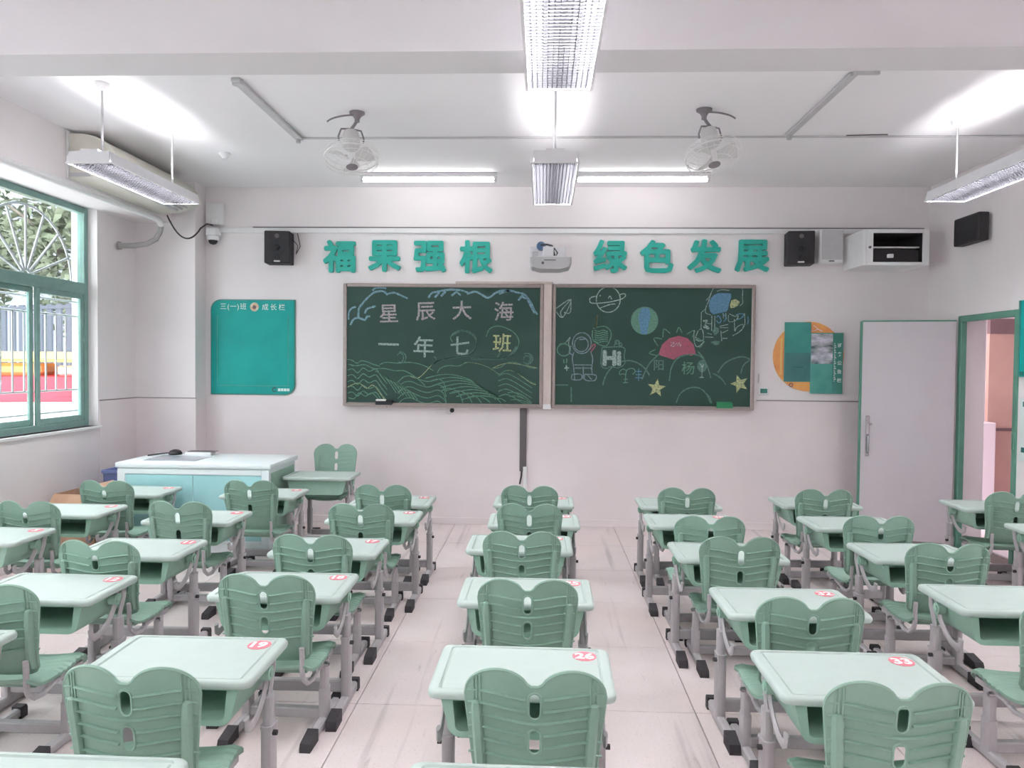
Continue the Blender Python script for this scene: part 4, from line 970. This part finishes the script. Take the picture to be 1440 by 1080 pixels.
stroke_mesh([[(610, 640), (648, 640)], [(610, 660), (648, 660)], [(608, 680), (650, 680)], [(629, 622), (629, 702)]], BR, toR, 'chalk_cobalt', 0.009, 'chalk_grass')
fill_mesh(ell(1030, 605, 30, 38), BR, toR, 'chalk_dim', 'chalk_tree_crown'); stroke_mesh([[(1030, 600), (1030, 672)], [(1015, 676), (1042, 676)], [(1020, 590), (1030, 615), (1040, 592)]], BR, toR, 'chalk_white', 0.008, 'chalk_tree')
def star(cx, cy, R, a0):
    return [(cx + (R if k % 2 == 0 else R * 0.42) * sin(a0 + pi * k / 5), cy - (R if k % 2 == 0 else R * 0.42) * cos(a0 + pi * k / 5)) for k in range(10)]
for k, s in enumerate((star(744, 745, 60, 0.12), star(1268, 715, 60, -0.32))):
    fill_mesh(s, BR, toR, 'chalk_yellow', 'chalk_star')
# the drawing in the upper right corner: a figure in a big helmet among lines
helmet = [cC(p) for p in ((300, 300), (360, 220), (430, 190), (540, 190), (620, 195), (630, 250), (600, 330), (585, 420), (560, 470), (450, 490), (360, 510), (310, 460), (290, 380))]
fill_mesh(helmet, BR, toR, 'chalk_cobalt', 'chalk_visor')
fill_mesh([cC(p) for p in ((610, 370), (630, 300), (690, 280), (760, 320), (730, 380), (670, 410), (620, 415))], BR, toR, 'chalk_yellow', 'chalk_patch')
fig = [[(250, 300), (300, 240), (340, 150), (380, 110), (520, 95), (740, 110), (795, 130), (795, 250), (800, 340), (760, 380)], [(330, 180), (290, 300), (245, 420), (250, 490), (330, 520)], [(410, 165), (480, 140), (600, 150)], [(180, 480), (240, 430)], [(180, 480), (180, 740)], [(150, 740), (200, 740), (220, 850), (210, 900), (140, 910), (100, 860), (140, 750)], [(75, 750), (80, 920), (130, 1000), (230, 920)], [(340, 530), (340, 760)], [(385, 530), (385, 760)], [(460, 690), (590, 660)], [(460, 710), (590, 710)], [(500, 790), (590, 745)], [(240, 640), (330, 655)], [(210, 690), (290, 740)], [(270, 790), (340, 810)], [(240, 850), (370, 855)], [(480, 760), (495, 910)], [(490, 870), (580, 870)], [(600, 500), (690, 540), (740, 530), (700, 600), (600, 620), (590, 520)], [(680, 580), (690, 760), (720, 700), (810, 660), (790, 750), (660, 830)], [(830, 490), (840, 640), (810, 720), (720, 800)], [(510, 490), (515, 570)], [(550, 490), (555, 590)]]
stroke_mesh([[cC(p) for p in s] for s in fig], BR, toR, 'chalk_white', 0.007, 'chalk_figure')
for poly in (((320, 930), (400, 905), (470, 915), (450, 965), (400, 975)), ((350, 760), (400, 700), (450, 720), (450, 780), (390, 830)), ((100, 850), (150, 870), (200, 900), (150, 920), (110, 905))):
    fill_mesh([cC(p) for p in poly], BR, toR, 'chalk_dim', 'chalk_patch')
stroke_mesh([[cC(p) for p in s] for s in ([(210, 610), (270, 600), (250, 640)], [(215, 700), (300, 720), (240, 680)], [(230, 660), (280, 700)])], BR, toR, 'chalk_white', 0.016, 'chalk_marks')
stroke_mesh([[cC(p) for p in s] for s in ([(410, 560), (440, 530), (480, 600), (450, 640), (410, 600)], [(500, 500), (560, 560), (520, 620)], [(700, 520), (760, 500), (820, 510), (790, 560), (720, 590)], [(880, 540), (890, 600), (880, 660)])], BR, toR, 'chalk_cobalt', 0.010, 'chalk_blue_marks')

r = thing('board_eraser', 'black and white felt eraser on the left chalkboard ledge', 'eraser', (-1.585, YF - 0.0775, 1.2155))
M().box(-0.085, -0.022, -0.011, 0.085, 0.013, 0.028, 0.004).obj('felt', 'eraser_black', r); M().box(-0.082, -0.022, 0.028, 0.02, 0.020, 0.048, 0.006).obj('back', 'white_plastic', r); M().box(0.02, -0.021, 0.028, 0.082, 0.020, 0.042, 0.006).obj('grip', 'eraser_black', r)
r = thing('chalk_box', 'green open chalk box on the right chalkboard ledge', 'box', (1.80, YF - 0.0775, 1.2155))
m = M(); m.box(-0.075, -0.022, 0, 0.075, 0.022, 0.004); m.box(-0.075, -0.022, 0.004, 0.075, -0.018, 0.045); m.box(-0.075, 0.018, 0.004, 0.075, 0.022, 0.06); m.box(-0.075, -0.018, 0.004, -0.071, 0.018, 0.05); m.box(0.071, -0.018, 0.004, 0.075, 0.018, 0.05); m.obj('tray', 'green_box', r)
M().box(-0.068, -0.016, 0.004, 0.068, 0.016, 0.022, 0.003).obj('lining', 'eraser_black', r)
r = thing('wall_hook', 'small black round socket hanging below the left chalkboard', 'socket', (-0.905, YF - 0.008, 1.155))
M().lathe([(0.022, -0.02), (0.022, 0)], (0, 0, 0), 14, 'y').obj('socket_body', 'black_cabinet', r); m = M(); m.tube([(-0.03 + 0.028 * cos(k * pi / 8), -0.008, -0.012 + 0.028 * sin(k * pi / 8)) for k in range(8, 17)], 0.003, 5); m.obj('ring', 'pale_grey', r)
r = thing('cable_duct', 'dark grey cable duct running down the wall below the chalkboards', 'duct', (-0.185, YF - 0.008, 0))
M().box(-0.034, -0.025, 0.55, 0.034, 0, 1.19, 0.004).obj('duct_cover', 'trunk_grey', r); M().tube([(-0.012, -0.012, 0.55), (-0.015, -0.014, 0.5), (-0.03, -0.02, 0.42)], 0.008, 6).obj('cable', 'cable_black', r)
M().box(0.0, -0.028, 0.30, 0.045, 0, 0.60, 0.005).obj('lower_duct', 'white_plastic', r)
r = thing('wall_switch', 'small white wall switch with green rocker right of the right chalkboard', 'switch', (2.20, YF, 1.385))
M().box(-0.048, -0.012, -0.043, 0.048, 0, 0.043, 0.004).obj('plate', 'white_plastic', r); M().box(-0.034, -0.016, -0.022, 0.034, -0.010, 0.022, 0.003).obj('rocker', 'teal_edge', r)
M().box(-0.06, -0.006, 0.08, -0.045, 0, 0.17, 0.002).obj('tag', 'pale_grey', r)

# ------------------------------------------------------------------ notice panels
r = thing('growth_board', 'large teal notice panel with two rounded corners on the front wall', 'notice board', (-2.95, YF, 1.775))
hx, hy, R = 0.437, 0.485, 0.105
def panel_poly(hx, hy, R):
    p = [(hx, hy)] + [(-hx + R - R * sin(k * pi / 16), hy - R + R * cos(k * pi / 16)) for k in range(9)] + [(-hx, -hy)] + [(hx - R + R * sin(k * pi / 16), -hy + R - R * cos(k * pi / 16)) for k in range(9)]
    return p
pl = panel_poly(hx, hy, R); M().prism(pl, lambda p: (p[0], -0.001, p[1]), lambda p: (p[0], -0.014, p[1])).obj('backing', 'teal_edge', r)
pl = panel_poly(hx - 0.010, hy - 0.010, R - 0.006); M().prism(pl, lambda p: (p[0], -0.014, p[1]), lambda p: (p[0], -0.018, p[1])).obj('face', 'teal_panel', r)
m = M(); m.box(-hx + 0.08, -0.022, -hy + 0.09, hx - 0.06, -0.018, -hy + 0.096); m.box(-hx + 0.07, -0.022, -hy + 0.10, -hx + 0.074, -0.018, hy - 0.16); m.box(hx - 0.07, -0.022, -hy + 0.10, hx - 0.066, -0.018, hy - 0.16)
m.obj('acrylic_pocket', 'teal_pale', r)
for txt, x in (('三(一)班', -0.20), ('成', 0.13), ('长', 0.215), ('栏', 0.30)):
    link('title_character', text_mesh(txt, 0.07, 0, 0.0, 'print_white', 1.15), r, (x, -0.0186, hy - 0.075), FRONT)
M().lathe([(0.0, -0.0196), (0.042, -0.0194), (0.045, -0.018)], (0.018, 0, hy - 0.075), 20, 'y').obj('emblem', 'emblem_print', r)
M().lathe([(0.014, -0.0202), (0.02, -0.0196)], (0.018, 0, hy - 0.078), 12, 'y').obj('emblem_mark', 'brown_lintel', r)
m = M(); m.loft([[(0.225 + q * cos(a), -0.0186 - e, -hy + 0.055 + q * sin(a)) for q, e in ((0.026, 0), (0.026, 0.0006), (0.012, 0.0006), (0.012, 0))] for a in [k * pi / 10 + 0.5 for k in range(18)]]); m.obj('logo_ring', 'teal_dark', r)
m = M()
for k in range(4): m.box(0.262 + 0.031 * k, -0.0190, -hy + 0.040, 0.288 + 0.031 * k, -0.018, -hy + 0.068)
m.obj('small_print', 'print_white', r)

r = thing('class_notice_board', 'notice board of teal panels and a photo over an orange disc', 'notice board', (2.66, YF, 1.73))
def disc(cx, cz, R, y0, y1, a0=0, a1=360): return M().prism(ell(cx, cz, R, R, a0, a1, 40)[:-1], lambda p: (p[0], y0, p[1]), lambda p: (p[0], y1, p[1]))
disc(-0.03, 0.0, 0.345, 0, -0.010).obj('orange_disc', 'orange_disc', r)
m = M(); m.box(-0.305, -0.012, -0.18, -0.285, -0.009, 0.18); m.obj('disc_band', 'orange_light', r)
M().box(-0.268, -0.024, -0.250, -0.012, -0.010, 0.338, 0.002).obj('tall_panel', 'teal_mid', r)
M().box(-0.262, -0.0255, -0.245, -0.014, -0.022, 0.035, 0.001).obj('dark_pocket', 'teal_slate', r)
M().box(-0.185, -0.0270, -0.112, -0.08, -0.0252, -0.10).obj('slot', 'teal_dark', r)
M().box(-0.012, -0.026, -0.365, 0.300, -0.010, 0.235, 0.002).obj('side_panel', 'teal_pale', r)
M().box(0.20, -0.0275, -0.365, 0.30, -0.024, 0.235, 0.001).obj('title_strip', 'teal_edge', r)
M().box(-0.010, -0.0275, -0.070, 0.20, -0.024, 0.225, 0.001).obj('photo_print', 'photo_print', r)
for k, ch in enumerate('班务公告栏'):
    link('title_character', text_mesh(ch, 0.045, 0, 0.001, 'print_white'), r, (0.267, -0.0279, 0.112 - 0.086 * k), FRONT)
m = M()
for k in range(22): m.box(0.213, -0.0280, 0.125 - 0.0175 * k, 0.222 + 0.006 * (k % 3), -0.0274, 0.134 - 0.0175 * k)
m.obj('small_print', 'print_white', r)
m = M(); m.tube([(-0.195 + 0.017 * cos(k * pi / 8), -0.0125, -0.283 + 0.017 * sin(k * pi / 8)) for k in range(16)], 0.004, 5, closed=True); m.obj('ring_mark', 'brown_lintel', r)
m = M(); m.tube([(0.06, -0.013, 0.27), (0.0, -0.013, 0.25), (0.015, -0.013, 0.31), (0.06, -0.013, 0.27), (0.10, -0.013, 0.25)], 0.004, 5); m.obj('disc_drawing', 'sticker_white', r)

r = thing('side_notice_board', 'blue-teal notice board on the right wall beside the door', 'notice board', (XR - 0.003, 5.30, 1.865))
M().box(-0.02, -0.70, -0.30, 0, 0.72, 0.30, 0.004).obj('panel', 'teal_panel', r)
m = M(); m.box(-0.024, -0.70, -0.30, -0.018, -0.685, 0.30); m.box(-0.024, 0.70, -0.30, -0.018, 0.72, 0.30); m.obj('edging', 'teal_edge', r); M().box(-0.023, 0.65, -0.29, -0.019, 0.69, -0.26).obj('corner_mark', 'teal_dark', r)
r = thing('wall_sheet', 'white printed sheet pinned on the right wall below the side notice board', 'sheet', (XR, 5.55, 1.15))
M().box(-0.006, -0.3, -0.25, 0, 0.46, 0.25, 0.002).obj('paper', 'print_white', r)
m = M()
for y, z in ((0.42, 0.20), (0.43, -0.16), (0.3, -0.1), (0.2, 0.1)): m.box(-0.0075, y - 0.05, z - 0.02, -0.0055, y, z + 0.02)
m.obj('dark_print', 'teal_dark', r)

# ------------------------------------------------------------------ teacher's lectern and things around it
LX0, LX1, LY0, LY1, LZ = -3.56, -2.24, 6.03, 6.72, 0.775
r = thing('lectern', 'white and pale cyan multimedia lectern in the front left corner', 'lectern', ((LX0 + LX1) / 2, LY0, 0))
w = (LX1 - LX0) / 2; d = LY1 - LY0
m = M(); m.box(-w + 0.02, 0.03, 0, w - 0.02, d - 0.02, 0.10, 0.006); m.box(-w + 0.02, 0.02, 0.10, w - 0.02, d - 0.02, LZ - 0.045, 0.006); m.obj('carcass', 'lectern_white', r)
for a, b in ((-w + 0.085, -0.002), (0.002, w - 0.085)): M().box(a, 0.012, 0.13, b, 0.022, LZ - 0.10, 0.003).obj('front_panel', 'cyan_panel', r)
m = M(); m.box(-w + 0.015, 0.008, 0.10, -w + 0.08, 0.022, LZ - 0.05, 0.003); m.box(w - 0.08, 0.008, 0.10, w - 0.015, 0.022, LZ - 0.05, 0.003); m.box(-w + 0.08, 0.008, LZ - 0.095, w - 0.08, 0.022, LZ - 0.05, 0.003); m.obj('front_frame', 'lectern_white', r)
M().box(w - 0.021, 0.06, 0.13, w - 0.014, d - 0.06, LZ - 0.08, 0.003).obj('side_panel', 'mint_tray', r)
M().box(-w, 0, LZ - 0.045, w, d, LZ, 0.010, 2).obj('worktop', 'lectern_white', r)
M().box(-w + 0.16, 0.14, LZ, -w + 0.62, 0.47, LZ + 0.004, 0.002).obj('screen_cover', 'screen_glass', r)
r = thing('desk_microphone', 'black mouse-shaped device at the back left of the lectern top', 'device', (-3.33, 6.60, LZ + 0.001))
r.name = 'document_camera'
M().lathe([(0.055, 0), (0.06, 0.012), (0.045, 0.035), (0.02, 0.045), (0.0, 0.046)], (0, 0, 0), 16).obj('head', 'black_cabinet', r); M().tube([(0.0, 0.0, 0.02), (-0.09, -0.02, 0.012), (-0.16, -0.08, 0.006), (-0.18, -0.14, 0.006)], 0.006, 6).obj('cable', 'cable_black', r)
r = thing('paper_box', 'small white tray with dark edge at the back of the lectern top', 'tray', (-3.11, 6.62, LZ))
M().box(-0.12, -0.05, 0, 0.12, 0.05, 0.028, 0.004).obj('tray_body', 'white_plastic', r); M().box(-0.10, -0.045, 0.028, 0.15, 0.045, 0.034, 0.002).obj('lid', 'trunk_grey', r)
r = thing('blue_bin', 'blue plastic bin behind the left side of the lectern', 'bin', (-3.75, 6.55, 0))
m = M(); m.loft([rr(0.13, 0.13, 0.03, 0, 4), rr(0.15, 0.15, 0.035, 0.62, 4), rr(0.162, 0.162, 0.04, 0.625, 4), rr(0.162, 0.162, 0.04, 0.65, 4), rr(0.14, 0.14, 0.03, 0.65, 4), rr(0.12, 0.12, 0.03, 0.05, 4)]); m.obj('bin_body', 'blue_plastic', r)
M().box(-0.06, -0.164, 0.52, 0.06, -0.145, 0.56, 0.004).obj('handle', 'blue_plastic', r)
def carton(name, label, x, y, z, sx, sy, sz, rz, opened):
    r = thing(name, label, 'box', (x, y, z), rz, 'cardboard boxes by the left wall')
    m = M(); t = 0.006
    m.box(-sx, -sy, 0, sx, sy, t); m.box(-sx, -sy, t, sx, -sy + t, sz); m.box(-sx, sy - t, t, sx, sy, sz); m.box(-sx, -sy + t, t, -sx + t, sy - t, sz); m.box(sx - t, -sy + t, t, sx, sy - t, sz)
    m.obj('box_body', 'cardboard', r, smooth=0)
    if opened:
        M().add([(-sx, -sy, sz), (sx, -sy, sz), (sx, -sy - 0.06, sz - 0.07), (-sx, -sy - 0.06, sz - 0.07), (-sx, -sy, sz - 0.004), (sx, -sy, sz - 0.004), (sx, -sy - 0.064, sz - 0.074), (-sx, -sy - 0.064, sz - 0.074)], [(0, 1, 2, 3), (7, 6, 5, 4), (3, 2, 6, 7), (0, 3, 7, 4), (1, 5, 6, 2), (0, 4, 5, 1)]).obj('flap', 'cardboard', r, smooth=0)
        M().add([(sx, -sy, sz), (sx, sy, sz), (sx - 0.13, sy, sz + 0.05), (sx - 0.13, -sy, sz + 0.05), (sx - 0.004, -sy, sz - 0.004), (sx - 0.004, sy, sz - 0.004), (sx - 0.134, sy, sz + 0.046), (sx - 0.134, -sy, sz + 0.046)], [(0, 1, 2, 3), (7, 6, 5, 4), (3, 2, 6, 7), (0, 3, 7, 4), (1, 5, 6, 2), (0, 4, 5, 1)]).obj('flap', 'cardboard', r, smooth=0)
        M().box(-sx + 0.01, -sy + 0.01, sz - 0.08, sx - 0.01, sy - 0.01, sz - 0.075).obj('inner_flap', 'cardboard_inside', r, smooth=0)
    else:
        M().box(-sx, -sy, sz, sx, -0.002, sz + 0.005).obj('flap', 'cardboard', r, smooth=0); M().box(-sx, 0.002, sz, sx, sy, sz + 0.005).obj('flap', 'cardboard', r, smooth=0)
carton('cardboard_box', 'closed brown cardboard box on the floor by the left wall, under the open one', -3.77, 6.0, 0, 0.2, 0.26, 0.32, 0.03, False)
carton('cardboard_box', 'open brown cardboard box with raised flaps stacked by the left wall', -3.74, 6.0, 0.326, 0.17, 0.22, 0.22, -0.05, True)

# ------------------------------------------------------------------ outside the window
struct(M().box(-60, -30, -0.5, XL - WT - 0.01, 70, -0.16).obj('ground', 'concrete', smooth=0))
struct(M().box(-6.62, 10.2, -0.16, -6.44, 10.6, 4.2, 0.01).obj('column_outside', 'concrete', smooth=0))
struct(M().box(-22, 26, -0.16, -4.5, 27, 7.5).obj('wall_outside', 'building_grey', smooth=0))
r = thing('metal_fence', 'dark grey metal fence with upright bars seen through the left window', 'fence', (-10.2, 15.0, -0.16))
vs = [(-4.0, 2.2), (4.0, -1.0)]
dx = Vector((8.0, -3.2, 0)); L = dx.length; ux = dx.normalized(); px = Vector((-ux.y, ux.x, 0))
def fbox(m, s0, s1, t, z0, z1):
    a = Vector((-4.0, 1.6, 0)); c = [a + ux * s0 - px * t, a + ux * s1 - px * t, a + ux * s1 + px * t, a + ux * s0 + px * t]
    m.add([(p.x, p.y, z0) for p in c] + [(p.x, p.y, z1) for p in c], [(3, 2, 1, 0), (4, 5, 6, 7), (0, 1, 5, 4), (1, 2, 6, 5), (2, 3, 7, 6), (3, 0, 4, 7)])
for z in (0.3, 1.6, 2.85): m = M(); fbox(m, 0, L, 0.03, z, z + 0.07); m.obj('rail', 'fence_dark', r, smooth=0)
for k in range(int(L / 0.3) + 1): m = M(); fbox(m, k * 0.3, k * 0.3 + 0.16, 0.02, 0.05, 2.95); m.obj('fence_board', 'fence_dark', r, smooth=0)
r = thing('market_stall', 'red and yellow stall standing outside the left window', 'stall', (-7.9, 10.75, -0.16), 0.32)
M().box(-1.5, -0.55, 0, 1.5, 0.55, 1.18, 0.02).obj('plinth', 'concrete', r)
M().box(-1.52, -0.58, 1.18, 1.52, 0.58, 1.56, 0.05, 2).obj('red_skirt', 'stall_red', r)
m = M(); m.box(-1.4, -0.4, 1.56, -0.5, 0.4, 1.70, 0.03); m.obj('goods_left', 'stall_orange', r)
M().box(-0.3, -0.45, 1.56, 0.5, 0.4, 1.74, 0.05).obj('goods_middle', 'stall_orange', r); M().box(0.7, -0.4, 1.56, 1.4, 0.4, 1.71, 0.03).obj('goods_right', 'concrete', r)
for x in (-1.4, 1.4): M().cyl((x, -0.45, 1.56), (x, -0.45, 1.78), 0.03, 8).obj('support_post', 'concrete', r)
M().loft([[(-1.6, -0.7, 1.76), (1.6, -0.7, 1.76), (1.6, -0.7, 1.80), (-1.6, -0.7, 1.80)], [(-1.6, 0, 1.87), (1.6, 0, 1.87), (1.6, 0, 1.91), (-1.6, 0, 1.91)], [(-1.6, 0.6, 1.76), (1.6, 0.6, 1.76), (1.6, 0.6, 1.80), (-1.6, 0.6, 1.80)]]).obj('canopy', 'stall_yellow', r)
def leafy_tree(label, x, y, h, cr, seed):
    rnd = random.Random(seed)
    r = thing('street_tree', label, 'tree', (x, y, -0.16), 0, 'trees outside the window')
    m = M(); m.tube([(0, 0, 0), (0.05, 0.02, h * 0.3), (-0.04, 0.05, h * 0.6), (0.0, 0, h * 0.8)], [0.2, 0.16, 0.12, 0.06], 8)
    for k in range(5):
        a = k * 1.3; m.tube([(0, 0, h * (0.42 + 0.06 * k)), (cr * 0.4 * cos(a), cr * 0.4 * sin(a), h * (0.58 + 0.06 * k)), (cr * 0.75 * cos(a), cr * 0.75 * sin(a), h * (0.66 + 0.06 * k))], [0.08, 0.05, 0.02], 6)
    m.obj('trunk', 'trunk_brown', r)
    m = M()
    for k in range(2600):
        while True:
            p = Vector((rnd.uniform(-1, 1), rnd.uniform(-1, 1), rnd.uniform(-1, 1)))
            if 0.25 < p.length < 1: break
        lump = 0.8 + 0.25 * sin(5 * p.x + seed) * cos(4 * p.y)
        c = Vector((p.x * cr * lump, p.y * cr * lump, h * 0.72 + p.z * h * 0.36 * lump))
        d = Vector((rnd.uniform(-1, 1), rnd.uniform(-1, 1), rnd.uniform(-0.6, 0.6))).normalized(); e = d.cross(Vector((rnd.random(), rnd.random(), 1))).normalized()
        s = rnd.uniform(0.10, 0.22)
        m.add([c - d * s, c + e * s * 0.45 + Vector((0, 0, 0.02)), c + d * s, c - e * s * 0.45], [(0, 1, 2), (0, 2, 3)])
    o = m.obj('foliage', 'leaf_green', r, smooth=0); o['kind'] = 'stuff'
leafy_tree('pale leafy tree behind the fence, left in the window', -16.2, 20.5, 7.0, 2.2, 1)
leafy_tree('pale leafy tree behind the fence, between the other two in the window', -13.4, 24.2, 8.2, 1.9, 2)
leafy_tree('pale leafy tree near the white column outside the window', -11.3, 17.6, 6.4, 1.9, 3)
